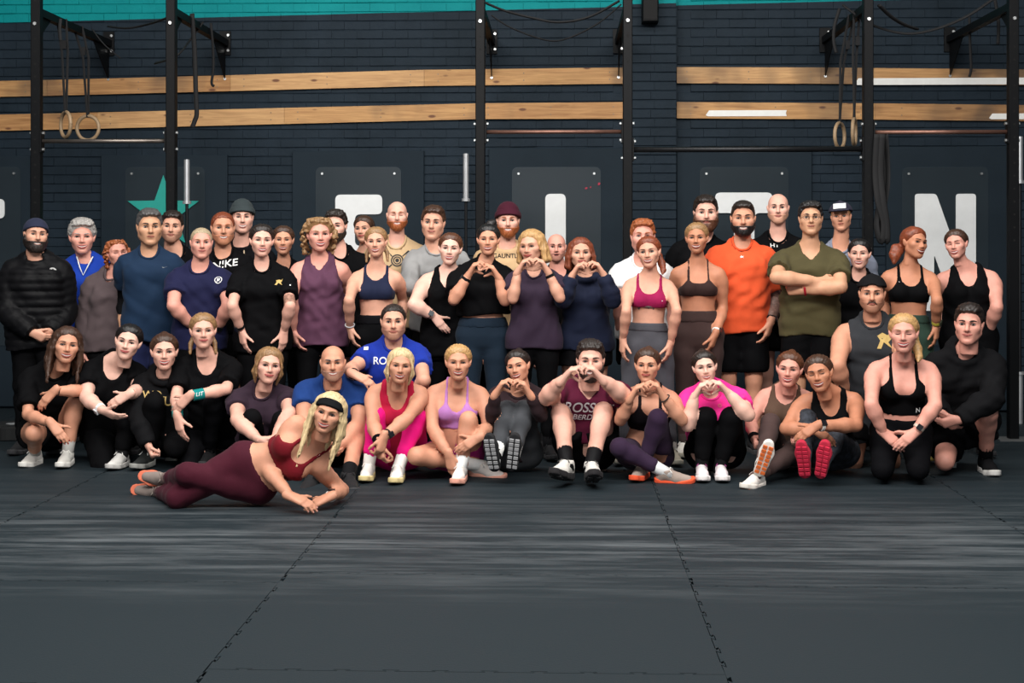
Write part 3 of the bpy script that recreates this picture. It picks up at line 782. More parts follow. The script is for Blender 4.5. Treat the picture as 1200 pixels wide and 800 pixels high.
# ------------------------------------------------------------------ hands (wrist at origin, fingers +Y, back of hand +Z, thumb +X)
FING = [(.026, .086, (.042, .026, .020)), (.009, .091, (.046, .030, .021)), (-.009, .087, (.042, .028, .020)), (-.025, .079, (.033, .021, .018))]
POSES = {'relax': ((18, 28, 18), (.62, .70, -.30), 18), 'heart': ((34, 50, 24), (.03, .12, -.99), 6), 'lap': ((14, 22, 14), (.75, .62, -.2), 14),
         'fist': ((70, 85, 45), (.15, .80, -.58), 35), 'flat': ((4, 8, 5), (.72, .68, -.1), 8), 'clasp': ((48, 52, 26), (.35, .75, -.5), 20)}
def hand_template(pose):
    key = ('hand', pose)
    if key in _cache: return _cache[key]
    curl, td, tb = POSES[pose]
    g = Grid((-.055, -.035, -.12), (.10, .20, .045), .0063)
    D = g.full()
    for x, y, L in FING: put(g, D, ('c', v3(x * .45, -.015, 0), v3(x * .95, y, 0), .0175, .0125), .016)
    put(g, D, ('c', v3(0, -.03, 0), v3(0, .0, 0), .0245, .0225), .015)
    put(g, D, ('c', v3(.012, .012, -.006), v3(.024, .045, -.010), .017, .014), .014)
    nails = []
    for fi, (x, y, L) in enumerate(FING):
        p = v3(x * .95, y, 0); a = 0
        e = g.full()
        spread = (x * 1.3 if pose != 'fist' else 0)
        for s in range(3):
            a += math.radians(curl[s] * (1 + .10 * (fi - 1)))
            d = unit(v3(spread * (1 if s == 0 else .3), math.cos(a), -math.sin(a)))
            q = p + d * L[s]
            put(g, e, ('c', p, q, .0092 - .0008 * s - (.0012 if fi == 3 else 0), .0085 - .0008 * s - (.0012 if fi == 3 else 0)), .004)
            p0, p = p, q
        nails.append((p - d * .004 + v3(0, math.sin(a), math.cos(a)) * .0052, d, v3(0, math.sin(a), math.cos(a))))
        D = smin(D, e, .005)
    e = g.full(); p = v3(.026, .040, -.010); d = unit(td); d0 = unit(v3(.85, .60, -.25) if pose != 'heart' else v3(.25, .35, -.90))
    q = p + d0 * .022; put(g, e, ('c', v3(.018, .018, -.006), q, .0155, .0115), .01)
    q2 = q + d * .034; put(g, e, ('c', q, q2, .0108, .0098), .006)
    d2 = unit(d + v3(-.2, .1, -.1)); q3 = q2 + d2 * .024; put(g, e, ('c', q2, q3, .0098, .0082), .006)
    D = smin(D, e, .007)
    V, Q = net(g, D)
    NV, NF = [], []
    for c, d, n in nails:
        sx = unit(np.cross(d, n)); k = len(NV)
        for u, w in ((-1, -1), (1, -1), (1, 1), (-1, 1)): NV.append(c + sx * .0045 * u + d * .005 * w + n * .0022)
        NF.append((k, k + 1, k + 2, k + 3))
    _cache[key] = (V, Q, np.array(NV), NF)
    return _cache[key]

# ------------------------------------------------------------------ hair, beards and headgear in head space (shared meshes)
def noise3(g, seed, wl, amp):
    r = np.random.RandomState(seed); out = 0
    for i in range(4):
        k = r.normal(size=3); k *= 2 * math.pi / (wl * r.uniform(.7, 1.5)) / np.linalg.norm(k)
        k2 = r.normal(size=3); k2 *= 2 * math.pi / (wl * 1.7) / np.linalg.norm(k2)
        ph = r.uniform(0, 6.28, 2)
        out = out + np.sin(g.X * k[0] + g.Y * k[1] + g.Z * k[2] + ph[0] + 1.3 * np.sin(g.X * k2[0] + g.Y * k2[1] + g.Z * k2[2] + ph[1]))
    return (out * amp / 2).astype(F32)
def hairline(g, ys, zs):
    return np.interp(g.ax[1], ys, zs).astype(F32)[None, :, None]
def hair_mesh(style, sex):
    key = ('hair', style, sex)
    if key in _cache: return _cache[key]
    big = style in ('long', 'loose', 'pony', 'lowpony', 'longfront', 'curly', 'braids', 'sidepony', 'halfup')
    g = Grid((-.17, -.16, -.42) if big else (-.12, -.14, -.15), (.17, .17, .19), .0080 if big else .0066)
    base = head_field(g, sex, ears=False, nose=False, neck=False)
    st = np.sin(np.arctan2(g.X, g.Z + .03) * 52 + 2.2 * np.sin(g.Y * 35) + 1.5 * np.sin(g.X * 60)) * .0016 + noise3(g, 21, .035, .0018 if style in ('messy', 'short', 'quiff', 'long', 'loose', 'longfront') else .0006)
    D = None
    rag = noise3(g, 31, .03, .0045)
    if style in ('short', 'crop', 'buzz', 'quiff', 'fade', 'messy'):
        t = {'short': .010, 'crop': .007, 'buzz': .0035, 'quiff': .009, 'fade': .0045, 'messy': .011}[style]
        zl = hairline(g, [-.11, -.072, -.045, -.018, .0, .03, .06, .10], [.088, .084, .058, .012, .012, .004, -.045, -.062])
        zl = zl + rag
        d = base - .0015 - t * np.clip((g.Z - zl) / .022, 0, 1) - np.clip((g.Z - .065) * .22, 0, .012) * (style not in ('buzz', 'crop')) + st * (1 if style != 'buzz' else .4)
        if style in ('quiff', 'messy', 'short', 'fade'):
            e = g.full(); put(g, e, ('e', v3(.004, -.045, .098), (.055, .045, .024), rot('X', .25)), .01)
            d = smin(d, e + st * 1.5 + (noise3(g, 4, .03, .004) if style == 'messy' else 0), .02)
        if style == 'messy': d = d + noise3(g, 9, .025, .0035)
        D = smax(d, zl - g.Z, .008)
    else:
        zl = hairline(g, [-.11, -.072, -.05, -.025, .0, .03, .06, .10], [.088, .082, .052, .016, -.002, -.030, -.062, -.075])
        t = .010
        zl = zl + rag * .8
        d = base - .001 - (t + .007) * np.clip((g.Z - zl) / .05, 0, 1) + st
        # slight centre parting
        d = d + .006 * np.exp(-(g.X / .005) ** 2) * (g.Z > .06) * (g.Y < .05)
        D = smax(d, zl - g.Z, .010)
        def chain(pts, rs, k=.015, D=D):
            for i in range(len(pts) - 1): put(g, D, ('c', v3(*pts[i]), v3(*pts[i + 1]), rs[i], rs[i + 1]), k)
        if style == 'bun': chain([(.0, .085, .095), (0, .10, .11)], [.030, .030])
        if style == 'topbun': chain([(.018, .03, .135), (.032, .04, .145)], [.034, .030], .008); chain([(0, .03, .11), (.02, .05, .12)], [.03, .03])
        if style == 'lowbun': chain([(0, .095, -.01), (0, .115, -.015)], [.032, .028])
        if style == 'pony': chain([(0, .09, .06), (.0, .125, .03), (.0, .125, -.06), (.0, .11, -.16), (.0, .10, -.22)], [.018, .026, .028, .022, .008])
        if style == 'sidepony': chain([(0.02, .09, .02), (.055, .10, -.03), (.075, .07, -.10), (.085, .03, -.15), (.08, .0, -.18)], [.016, .024, .026, .020, .008])
        if style == 'lowpony':
            chain([(-.02, .09, -.02), (-.065, .09, -.07), (-.10, .075, -.12), (-.11, .06, -.17)], [.024, .036, .036, .016])
            chain([(-.03, .09, -.02), (-.085, .10, -.05), (-.12, .09, -.10)], [.02, .03, .02])
        if style == 'halfup':
            for s in (-1, 1):
                chain([(s * .066, -.040, .050), (s * .078, -.032, .0), (s * .074, -.030, -.06), (s * .066, -.028, -.10)], [.006, .0085, .0075, .003], .010)
                chain([(s * .074, -.005, .02), (s * .078, .02, -.05), (s * .066, .03, -.13)], [.012, .020, .006], .014)
            chain([(0, .09, -.02), (0, .085, -.09), (0, .07, -.15)], [.04, .045, .02])
        if style == 'braids':
            for s in (-1, 1): chain([(s * .05, .07, -.03), (s * .075, .05, -.09), (s * .08, .03, -.16)], [.018, .016, .010], .006)
        if style in ('loose', 'long', 'longfront'):
            L = {'loose': -.13, 'long': -.30, 'longfront': -.36}[style]
            for s in (-1, 1):
                for j, (yy, xx, rr) in enumerate(((-.030, .070, .010), (-.008, .077, .015), (.022, .078, .020), (.055, .058, .026), (.08, .02, .028))):
                    fwd = (-.05 if (style == 'longfront' and j < 3) or (style == 'long' and j < 2) else .012)
                    zt = .045 if j else .035
                    chain([(s * xx * .92, yy, zt + .02), (s * (xx + .008), yy + .005, -.03), (s * (xx + .018), yy + .012, -.11 if L < -.2 else L * .8), (s * (xx + (.012 if L < -.2 else .004)), yy + fwd, L + .03 * j * (L < -.2))],
                          [rr, rr * 1.15, rr * 1.1, rr * .2], .014)
            D = D + np.where(g.Z < .03, np.sin(np.arctan2(g.X, g.Y + .0) * 34 + 3 * np.sin(g.Z * 25)) * .0032 + np.sin(np.arctan2(g.X, g.Y) * 11 + 2 * np.sin(g.Z * 18)) * .004, 0)
            # keep the face open
            F_ = g.full(); put(g, F_, ('e', v3(0, -.085, -.03), (.058, .07, .105), None), .01)
            D = smax(D, -F_, .012)
        if style == 'curly':
            r = np.random.RandomState(5)
            for i in range(480):
                th = r.uniform(-2.6, 2.6); z = r.uniform(-.14, .12)
                R_ = .082 + .022 * (1 - abs(z) / .2) + r.uniform(-.010, .012)
                rad = R_ * math.sqrt(max(.05, 1 - max(0, z / .15) ** 2)) * 1.02
                x, y = rad * math.sin(th), .015 + rad * math.cos(th) * 1.05
                if y < -.035 and z < .07: continue
                if y < -.0 and z < -.05: continue
                put(g, D, ('e', v3(x, y, z), (r.uniform(.008, .0145),) * 3, None), .005)
            for i in range(60):
                put(g, D, ('e', v3(r.uniform(-.06, .06), r.uniform(-.07, .03), .105 + r.uniform(-.012, .016)), (.0125, .0125, .012), None), .005)
    V, Q = net(g, D)
    me = new_mesh('hair', V, Q, True); _cache[key] = me
    return me
def beard_mesh(style, sex='m'):
    key = ('beard', style)
    if key in _cache: return _cache[key]
    g = Grid((-.09, -.13, -.16), (.09, .06, .03), .0045)
    base = head_field(g, sex, ears=False, nose=False, neck=False)
    mouth = g.full(); put(g, mouth, ('e', v3(0, -.085, -.0635), (.027, .05, .0095), None), .004)
    if style == 'mous':
        d = base - .0050 + noise3(g, 3, .012, .0012)
        r = g.full(); put(g, r, ('c', v3(-.014, -.09, -.049), v3(.014, -.09, -.049), .0085, .0085), .006)
        for s in (-1, 1): put(g, r, ('c', v3(s * .014, -.09, -.049), v3(s * .030, -.085, -.064), .0085, .0055), .006)
        d = smax(d, r, .004)
    else:
        t = {'full': .011, 'short': .0055, 'stubble': .0024}[style]
        grow = np.clip((-.06 - g.Z) * .12, 0, .012) * (style == 'full')
        d = base - t - grow + noise3(g, 3, .014, .0014 if style != 'stubble' else .0003)
        top = np.interp(g.ax[1], [-.12, -.085, -.06, -.03, .0, .012, .02], [-.046, -.046, -.046, -.034, .012, .014, -.2]).astype(F32)[None, :, None]
        d = smax(d, g.Z - top, .006)
        d = smax(d, g.Y - .012, .006)
        d = smax(d, -mouth, .004)
        d = smax(d, -(g.Z + .135), .004)
    V, Q = net(g, d); _cache[key] = new_mesh('beard', V, Q, True)
    return _cache[key]
def hat_mesh(style):
    key = ('hat', style)
    if key in _cache: return _cache[key]
    g = Grid((-.13, -.23, -.06), (.13, .24, .19), .006)
    base = head_field(g, 'm', ears=False, nose=False, neck=False)
    if style == 'beanie':
        tilt = g.Z + g.Y * .25
        d = smax(base - .016 - np.clip(g.Z - .08, 0, .1) * .25, .030 - tilt, .006)
        d = d + np.sin(np.arctan2(g.X, g.Y) * 60) * .0006
        c = smax(base - .0205, np.abs(tilt - .050) - .024, .010); d = np.minimum(d, c + np.sin(np.arctan2(g.X, g.Y) * 60) * .0009)
    elif style == 'headband':
        tilt = g.Z + g.Y * .55; d = smax(base - .011, np.abs(tilt - .040) - .030, .006)
    elif style == 'widehead':
        tilt = g.Z + g.Y * .45; d = smax(base - .012, .024 - tilt, .006)
    elif style in ('cap', 'capback'):
        tilt = g.Z + (g.Y * .12)
        d = smax(base - .017, .048 - tilt, .005)
        b = g.full(); s = -1 if style == 'cap' else 1
        put(g, b, ('e', v3(0, s * .105, .056), (.072, .085, .03), rot('X', -s * -.22)), .01)
        sl = (g.Z - .056 + .22 * (g.Y * s - .10) + .9 * g.X ** 2 * 1.0)
        b = smax(b, np.abs(sl) - .005, .003)
        d = np.minimum(d, b); put(g, d, ('e', v3(0, .01, .138), (.008, .008, .006), None), .003)
        if style == 'capback':
            op = g.full(); put(g, op, ('e', v3(0, -.10, .052), (.036, .05, .020), None), .004); d = smax(d, -op, .004)
    V, Q = net(g, d); _cache[key] = new_mesh(style, V, Q, True)
    return _cache[key]

# ------------------------------------------------------------------ shoe (toe -Y, ankle joint at (0, .02, .085), sole on z = 0)
def shoe_meshes():
    if 'shoe' in _cache: return _cache['shoe']
    g = Grid((-.07, -.21, -.01), (.07, .11, .15), .006)
    fp = g.full()                      # footprint column
    for a, b, ra, rb in ((v3(0, .055, 0), v3(.004, -.02, 0), .036, .036), (v3(.004, -.02, 0), v3(.004, -.10, 0), .037, .046), (v3(.004, -.10, 0), v3(0, -.150, 0), .046, .034)):
        d = d_cone(g.X, g.Y, g.Z * 0, a, b, ra, rb); fp = smin(fp, d, .01)
    rocker = np.interp(g.ax[1], [-.20, -.15, -.08, .03, .09], [.022, .010, 0, 0, .006]).astype(F32)[None, :, None]
    sole = smax(smax(fp - .004, g.Z - (.036 + .010 * np.clip(g.Y / .08, 0, 1) + rocker), .006), rocker - g.Z, .006)
    up = g.full()
    for p in (('c', v3(0, .05, .045), v3(0, .035, .085), .036, .034), ('c', v3(0, .03, .06), v3(.002, -.06, .042), .037, .036), ('c', v3(.002, -.06, .040), v3(.002, -.135, .030), .042, .033), ('c', v3(0, .03, .08), v3(0, .018, .115), .038, .039), ('c', v3(0, .0, .075), v3(0, -.03, .072), .034, .026)):
        put(g, up, p, .02)
    up = smax(smax(up, .018 + rocker - g.Z, .004), g.Z - .112 + .10 * np.clip(.03 - g.Y, -.05, .02), .006)
    lc = MB()
    for i in range(5):
        y = -.018 - .019 * i; z = .098 - .0088 * i - .0002 * i * i
        lc.tube([(-.024, y - .004, z - .012), (-.010, y, z - .001), (.010, y, z - .001), (.024, y - .004, z - .012)], .0032, 5)
    lc.tube([(0, -.02, .102), (.02, -.016, .112), (.036, -.034, .092)], .003, 5); lc.tube([(0, -.02, .102), (-.02, -.016, .112), (-.036, -.034, .092)], .003, 5)
    me = [new_mesh('shoe', *net(g, up), True), new_mesh('sole', *net(g, sole), True), new_mesh('laces', lc.v, lc.f, True)]
    tr = MB()
    for i, (y, l) in enumerate(((-.145, .030), (-.115, .036), (-.085, .038), (-.055, .034), (-.02, .030), (.015, .028), (.05, .030))):
        for s in (-1, 1): tr.bevbox((s * .020 + .002, y, -.001 + (.008 if i == 0 else 0.002 if i == 1 else 0)), (.030, .022, .010), .002)
    me.append(new_mesh('tread', tr.v, tr.f, False))
    _cache['shoe'] = me
    return me
# ------------------------------------------------------------------ people: skeleton -> one continuous body, clothes as children
SKIN = {'fair': (218, 165, 146), 'pink': (212, 149, 132), 'light': (206, 152, 128), 'warm': (199, 141, 114), 'tan': (182, 122, 93), 'asian': (196, 146, 115), 'pale': (223, 176, 158)}
HAIRC = {'black': (20, 17, 17), 'dark': (34, 25, 21), 'brown': (62, 40, 28), 'chestnut': (84, 50, 32), 'ginger': (150, 82, 44), 'copper': (120, 58, 34), 'blonde': (182, 142, 92), 'dirty': (142, 108, 72), 'light': (208, 182, 138), 'grey': (158, 154, 150), 'salt': (74, 72, 72), 'sandy': (160, 116, 76), 'ash': (168, 150, 122)}
def skin_mat(k):
    n = 'skin_' + k
    if n in MATS: return MATS[n]
    m = mat(n, SKIN[k], 0.58, var=0.10, scale=14, spec=0.42, bump=0.04, bscale=120)
    b = m.node_tree.nodes['Principled BSDF']
    b.inputs['Subsurface Weight'].default_value = 0.0
    return m
def lip_mat(k, f):
    c = SKIN[k]; q = (c[0] * .74, c[1] * .44, c[2] * .48) if f else (c[0] * .76, c[1] * .58, c[2] * .60)
    return mat('lip_%s_%s' % (k, f), q, 0.4, var=.04)
M_TEETH = mat('teeth', (218, 208, 200), 0.3, var=.02); M_EYE = mat('eye_white', (184, 174, 170), 0.25, var=.02); M_IRIS = mat('iris_and_lash', (34, 26, 24), 0.3, var=.1)
def hair_mat(k, back=False): return mat('hair_' + k + ('_tied' if back else ''), HAIRC[k], 0.45, var=0.35, scale=9, stretch=(9, 1.0, 9) if back else (9, 9, 1.2), bump=0.25 if back else 0.7, bscale=14, spec=0.5)
def cloth(rgb, rough=0.82, name=None, sheen=0.03):
    dk = max(rgb) < 30
    return mat(name or 'fabric_%02x%02x%02x' % rgb, rgb, rough, var=0.10, scale=7, bump=0.12, bscale=220, spec=0.07 if dk else 0.16, sheen=0 if dk else sheen)
M_NAIL = mat('fingernail', (206, 150, 138), 0.35)
M_WHITEPRINT = mat('white_print', (222, 222, 220), 0.6, var=.03)

# lettering is turned into meshes first, while the scene is small
FONT = {}
def prep_text(words, shear=0.0):
    objs = []
    for w in words:
        cu = bpy.data.curves.new('lettering', 'FONT'); cu.body = w; cu.align_x = 'CENTER'; cu.align_y = 'CENTER'; cu.shear = shear; cu.offset = 0.012
        o = bpy.data.objects.new('lettering', cu); COL.objects.link(o); objs.append((w, o))
    bpy.context.view_layer.update()
    dg = bpy.context.evaluated_depsgraph_get()
    for w, o in objs:
        me = bpy.data.meshes.new_from_object(o.evaluated_get(dg))
        bm = bmesh.new(); bm.from_mesh(me)
        V = np.array([v.co[:] for v in bm.verts]); F = [tuple(v.index for v in f.verts) for f in bm.faces]
        h = np.ptp(V[:, 1]); V[:, :2] -= (V[:, :2].max(0) + V[:, :2].min(0)) / 2
        FONT[w] = (V[:, :2] / h, F)
        bm.free(); bpy.data.meshes.remove(me); cu = o.data; bpy.data.objects.remove(o); bpy.data.curves.remove(cu)
def shape_poly(polys):
    V, F = [], []
    for p in polys:
        k = len(V); V += list(p); F.append(tuple(range(k, k + len(p))))
    return np.array(V, float), F
def ring_shape(r0, r1, n=24):
    V, F = [], []
    for i in range(n):
        a = 2 * math.pi * i / n; V += [(r0 * math.cos(a), r0 * math.sin(a)), (r1 * math.cos(a), r1 * math.sin(a))]
    for i in range(n): j = (i + 1) % n; F.append((2 * i, 2 * i + 1, 2 * j + 1, 2 * j))
    return np.array(V), F
FONT['#tick'] = shape_poly([[(-1.1, .15), (-.95, -.25), (-.6, -.42), (1.2, .42), (-.5, -.12), (-.8, -.05)]])
FONT['#ring'] = ring_shape(.40, .5)
FONT['#ringbig'] = (np.concatenate([ring_shape(.40, .5)[0], ring_shape(.24, .32)[0], ring_shape(.0, .15)[0], np.array([(-.95, .75), (-.85, .85), (-.38, .36), (-.44, .30), (.95, .75), (.85, .85), (.38, .36), (.44, .30), (-.95, -.75), (-.85, -.85), (-.38, -.36), (-.44, -.30), (.95, -.75), (.85, -.85), (.38, -.36), (.44, -.30)])]),
                   ring_shape(.4, .5)[1] + [tuple(i + 48 for i in f) for f in ring_shape(.4, .5)[1]] + [tuple(i + 96 for i in f) for f in ring_shape(.4, .5)[1]] + [tuple(144 + 4 * k + i for i in range(4)) for k in range(4)])
FONT['#lion'] = shape_poly([[(-.5, -.5), (-.3, .0), (-.45, .3), (-.1, .5), (.2, .35), (.45, .5), (.4, .1), (.2, -.1), (.45, -.5), (.15, -.3), (-.1, -.1), (-.25, -.5)]])
FONT['#cat'] = shape_poly([[(-1.3, -.1), (-1.0, .35), (-.4, .3), (.4, .38), (1.0, .28), (1.35, .05), (1.1, -.3), (.95, .0), (.5, .1), (.4, -.25), (.25, .08), (-.4, .05), (-.8, .1), (-1.05, -.35)]])
FONT['#arcs'] = (np.concatenate([ring_shape(.40, .5, 24)[0][:26], ring_shape(.20, .3, 24)[0][:26]]), [(2 * i, 2 * i + 1, 2 * i + 3, 2 * i + 2) for i in range(12)] + [(26 + 2 * i, 27 + 2 * i, 29 + 2 * i, 28 + 2 * i) for i in range(12)])
FONT['#patch'] = shape_poly([[(-.5, -.5), (.5, -.5), (.5, .5), (-.5, .5)]])
FONT['#shark'] = shape_poly([[(-.5, .0), (-.1, .5), (.0, .1), (.5, .35), (.2, -.05), (.45, -.4), (.0, -.15), (-.3, -.35)]])
prep_text(['GAUNTLET', 'WO', 'VUT', 'RO', 'N', 'HY'])
FONT['#line'] = shape_poly([[(x, -.5), (x + .7, -.5), (x + .7, .5), (x, .5)] for x in (-3.4, -2.5, -1.6, -.5, .4, 1.3, 2.2)])
prep_text(['CROSSFIT', 'ABERDEEN', 'NIKE', 'LIT'], 0.25)

class Fig: pass
SPINE_M = dict(t=[-.24, -.14, 0, .18, .38, .58, .74, .86, .95, 1.02, 1.08], a=[.03, .105, .163, .158, .148, .158, .174, .168, .115, .060, .055], b=[.05, .100, .116, .112, .106, .112, .122, .108, .082, .058, .052], c=[0, .012, .012, .0, -.006, -.004, .0, .008, .016, .018, .016])
SPINE_F = dict(t=[-.24, -.14, 0, .18, .38, .58, .74, .86, .95, 1.02, 1.08], a=[.03, .110, .166, .150, .119, .130, .143, .138, .090, .050, .045], b=[.05, .100, .116, .104, .088, .094, .100, .092, .070, .048, .043], c=[0, .012, .014, .004, -.004, .0, .004, .010, .014, .016, .014])
def ray_fit(px, py, P, LP, Q, LQ, pref):
    d = ray(px, py); t0 = P[1] / d[1]
    T = np.linspace(t0 - 1.0, t0 + 1.0, 801)
    pts = CAMP + T[:, None] * d
    c = (np.linalg.norm(pts - P, axis=1) - LP) ** 2 * 1.0
    if Q is not None: c = c + (np.linalg.norm(pts - Q, axis=1) - LQ) ** 2
    c = c + pref * .0015 * (pts[:, 1] - P[1])
    return pts[np.argmin(c)]
def two_bone(P, Q, L1, L2, pole):
    d = Q - P; L = np.linalg.norm(d); u = d / max(L, 1e-6)
    L = min(L, (L1 + L2) * .999)
    x = (L1 ** 2 - L2 ** 2 + L * L) / (2 * L); h = math.sqrt(max(L1 ** 2 - x * x, 0))
    pl = np.asarray(pole, float); pl = unit(pl - u * (pl @ u))
    return P + u * x + pl * h
def tcoords(g, p, sl):
    X, Y, Z = g.sub(sl)
    dx, dy, dz = X - F32(p.P0[0]), Y - F32(p.P0[1]), Z - F32(p.P0[2])
    dot = lambda a: dx * F32(a[0]) + dy * F32(a[1]) + dz * F32(a[2])
    return dot(p.R), dot(p.U) / F32(p.TL), dot(p.B)
def torso_field(g, p, ease=0.0, loose=0.0, neck=True):
    D = g.full()
    m = .34 + ease
    sl = g.sl(np.minimum(p.P0, p.N) - m, np.maximum(p.P0, p.N) + m)
    u, v, w = tcoords(g, p, sl)
    pr = SPINE_F if p.sex == 'f' else SPINE_M
    t = np.array(pr['t']); a = np.array(pr['a']) * p.gw; b = np.array(pr['b']) * p.gw; c = np.array(pr['c'])
    fat = max(0, p.gw - 1) * .5; bl = np.interp(t, [0, .3, .6], [.3, 1, 0.2]) * fat
    a = a * (1 + bl); b = b * (1 + bl * 1.3)
    if loose:
        ah, ac = np.interp(0, t, a), a.max() if p.sex == 'm' else np.interp(.74, t, a)
        aw = np.interp(t, [-.3, 0, .72, .8, 1.1], [ah * (1.14 if p.sex == 'm' else 1.05), ah * (1.08 if p.sex == 'm' else 1.02), ac, 0, 0]); a = a + loose * np.maximum(aw - a, 0)
        bh = np.interp(0, t, b) * 1.02; bc = np.interp(.7, t, b) * (1.12 if p.sex == 'f' else 1.0)
        bw_ = np.interp(t, [-.3, 0, .68, .8, 1.1], [bh, bh, bc, 0, 0]); b = b + loose * np.maximum(bw_ - b, 0)
    A = np.interp(v, t, a).astype(F32); Bq = np.interp(v, t, b).astype(F32); C = np.interp(v, t, c).astype(F32)
    q = (np.abs(u) / A) ** 2.3 + (np.abs(w - C) / Bq) ** 2.3
    d = (q ** F32(1 / 2.3) - 1) * np.minimum(A, Bq) * .92
    d = np.maximum(d, np.maximum((v - 1.07) * p.TL, (-.22 - v) * p.TL))
    D[sl] = d.astype(F32)
    L = lambda a_, b_, c_: p.P0 + p.R * a_ + p.U * (b_ * p.TL) + p.B * c_
    s_ = p.gw
    if p.sex == 'f':
        for s in (-1, 1):
            put(g, D, ('e', L(s * .068 * s_, .675, -.082 * s_), (.060 * s_ * p.bust, .052 * s_ * p.bust, .058 * s_ * p.bust), None), .035)
            put(g, D, ('e', L(s * .078 * s_, -.04, .045 * s_), (.092 * s_, .085 * s_, .095 * s_), None), .04)
    else:
        for s in (-1, 1):
            put(g, D, ('e', L(s * .080 * s_, .73, -.072 * s_), (.080 * s_, .045 * s_, .060 * s_), None), .035)
            put(g, D, ('e', L(s * .075 * s_, -.05, .040 * s_), (.088 * s_, .082 * s_, .095 * s_), None), .04)
    for i in (0, 1):
        put(g, D, ('c', p.N + p.U * .045 + p.B * .012, p.S[i] * .75 + p.N * .25 + p.U * .015, .032 * s_, .040 * s_), .035)
    if neck:
        r = .0445 if p.sex == 'f' else .056
        put(g, D, ('c', p.N - p.U * .03, p.HB, r * p.nk * 1.05, r * p.nk), .03)
    if ease: D = D - F32(ease)
    return D
def arm_prims(p, i, ease=0.0, part='all'):
    S, E, W = p.S[i], p.E[i], p.W[i]; f = p.sex == 'f'; k = p.ga
    r = np.array((.050, .047, .043, .036, .042, .034, .0245) if f else (.061, .058, .053, .044, .051, .041, .0285)) * k + ease
    out = []
    if part in ('all', 'upper'):
        M = S + (E - S) * .45
        out += [('c', S + (p.N - S) * .10, S + (E - S) * .22, r[0], r[1]), ('c', S + (E - S) * .15, M, r[1], r[2]), ('c', M, E, r[2], r[3])]
    if part in ('all', 'fore'):
        M = E + (W - E) * .28
        out += [('c', E, M, r[3], r[4]), ('c', M, E + (W - E) * .7, r[4], r[5] * .92), ('c', E + (W - E) * .7, W, r[5] * .92, r[6])]
    return out
def leg_prims(p, i, ease=0.0):
    h, K, A = p.h[i], p.K[i], p.A[i]; f = p.sex == 'f'; k = p.gl
    r = np.array((.092, .083, .058, .052, .056, .040, .034) if f else (.090, .080, .062, .055, .059, .044, .039)) * k + ease
    bk = unit(np.cross(np.cross(K - h, A - K), A - K)) if np.linalg.norm(np.cross(unit(K - h), unit(A - K))) > .15 else p.B
    if bk @ ((h + A) / 2 - K) < 0 and np.linalg.norm(np.cross(unit(K - h), unit(A - K))) > .15: bk = -bk
    C = K + (A - K) * .27 + bk * .012
    return [('c', h, h + (K - h) * .35, r[0], r[1]), ('c', h + (K - h) * .35, K, r[1], r[2]), ('c', K, C, r[3], r[4]), ('c', C, K + (A - K) * .68, r[4], r[5]), ('c', K + (A - K) * .68, A, r[5], r[6])]
def arm_field(g, p, i, ease=0.0, part='all'):
    D = g.full()
    for q in arm_prims(p, i, ease, part): put(g, D, q, .018, 0)
    return D
def leg_field(g, p, i, ease=0.0):
    D = g.full()
    for q in leg_prims(p, i, ease): put(g, D, q, .022, 0)
    return D
def near(g, c, r):
    d = np.sqrt((g.X - F32(c[0])) ** 2 + (g.Y - F32(c[1])) ** 2 + (g.Z - F32(c[2])) ** 2)
    return np.clip(1 - d / r, 0, 1).astype(F32)
def bbox(pts, m):
    P = np.array(pts); return P.min(0) - m, P.max(0) + m

def add_part(p, name, me, m, R=None, loc=None, scale=None, parent=None):
    """child with its own (possibly shared) mesh, placed in world coordinates"""
    o = bpy.data.objects.new(name, me); COL.objects.link(o)
    if len(me.materials) == 0: me.materials.append(m)
    o.material_slots[0].link = 'OBJECT'; o.material_slots[0].material = m
    o.parent = parent or p.obj
    base = p.base if parent is None else p.base
    if loc is not None:
        M = Matrix(np.array(R).tolist()).to_4x4() @ Matrix.Diagonal((*scale, 1.0)) if scale is not None else Matrix(np.array(R).tolist()).to_4x4()
        M.translation = Vector(np.asarray(loc) - base)
        if parent is not None: M = parent.matrix_local.inverted() @ M
        o.matrix_local = M
    return o
def garment(p, name, g, D, m):
    V, Q = net(g, D)
    o = link(name, new_mesh(name, V - p.base, Q, True), m, p.obj)
    p.gm[name] = (V, Q, o)
    return o
def ring_part(p, name, P, ax, r, w, m, th=.005, flat=1.0):
    """cuff / watch band around a limb"""
    ax = unit(ax); n = 18; V, F = [], []
    a = unit(np.cross(ax, (0.3, 0.5, .8))); b = np.cross(ax, a)
    prof = [(r, -w / 2), (r + th, -w / 2 + .002), (r + th, w / 2 - .002), (r, w / 2)]
    for i in range(n):
        t = 2 * math.pi * i / n
        for (q, z) in prof: V.append(P + (a * math.cos(t) + b * math.sin(t)) * q + ax * z - p.base)
    for i in range(n):
        j = (i + 1) % n
        for k in range(4): F.append((i * 4 + k, i * 4 + (k + 1) % 4, j * 4 + (k + 1) % 4, j * 4 + k))
    return link(name, new_mesh(name, V, F, False), m, p.obj)

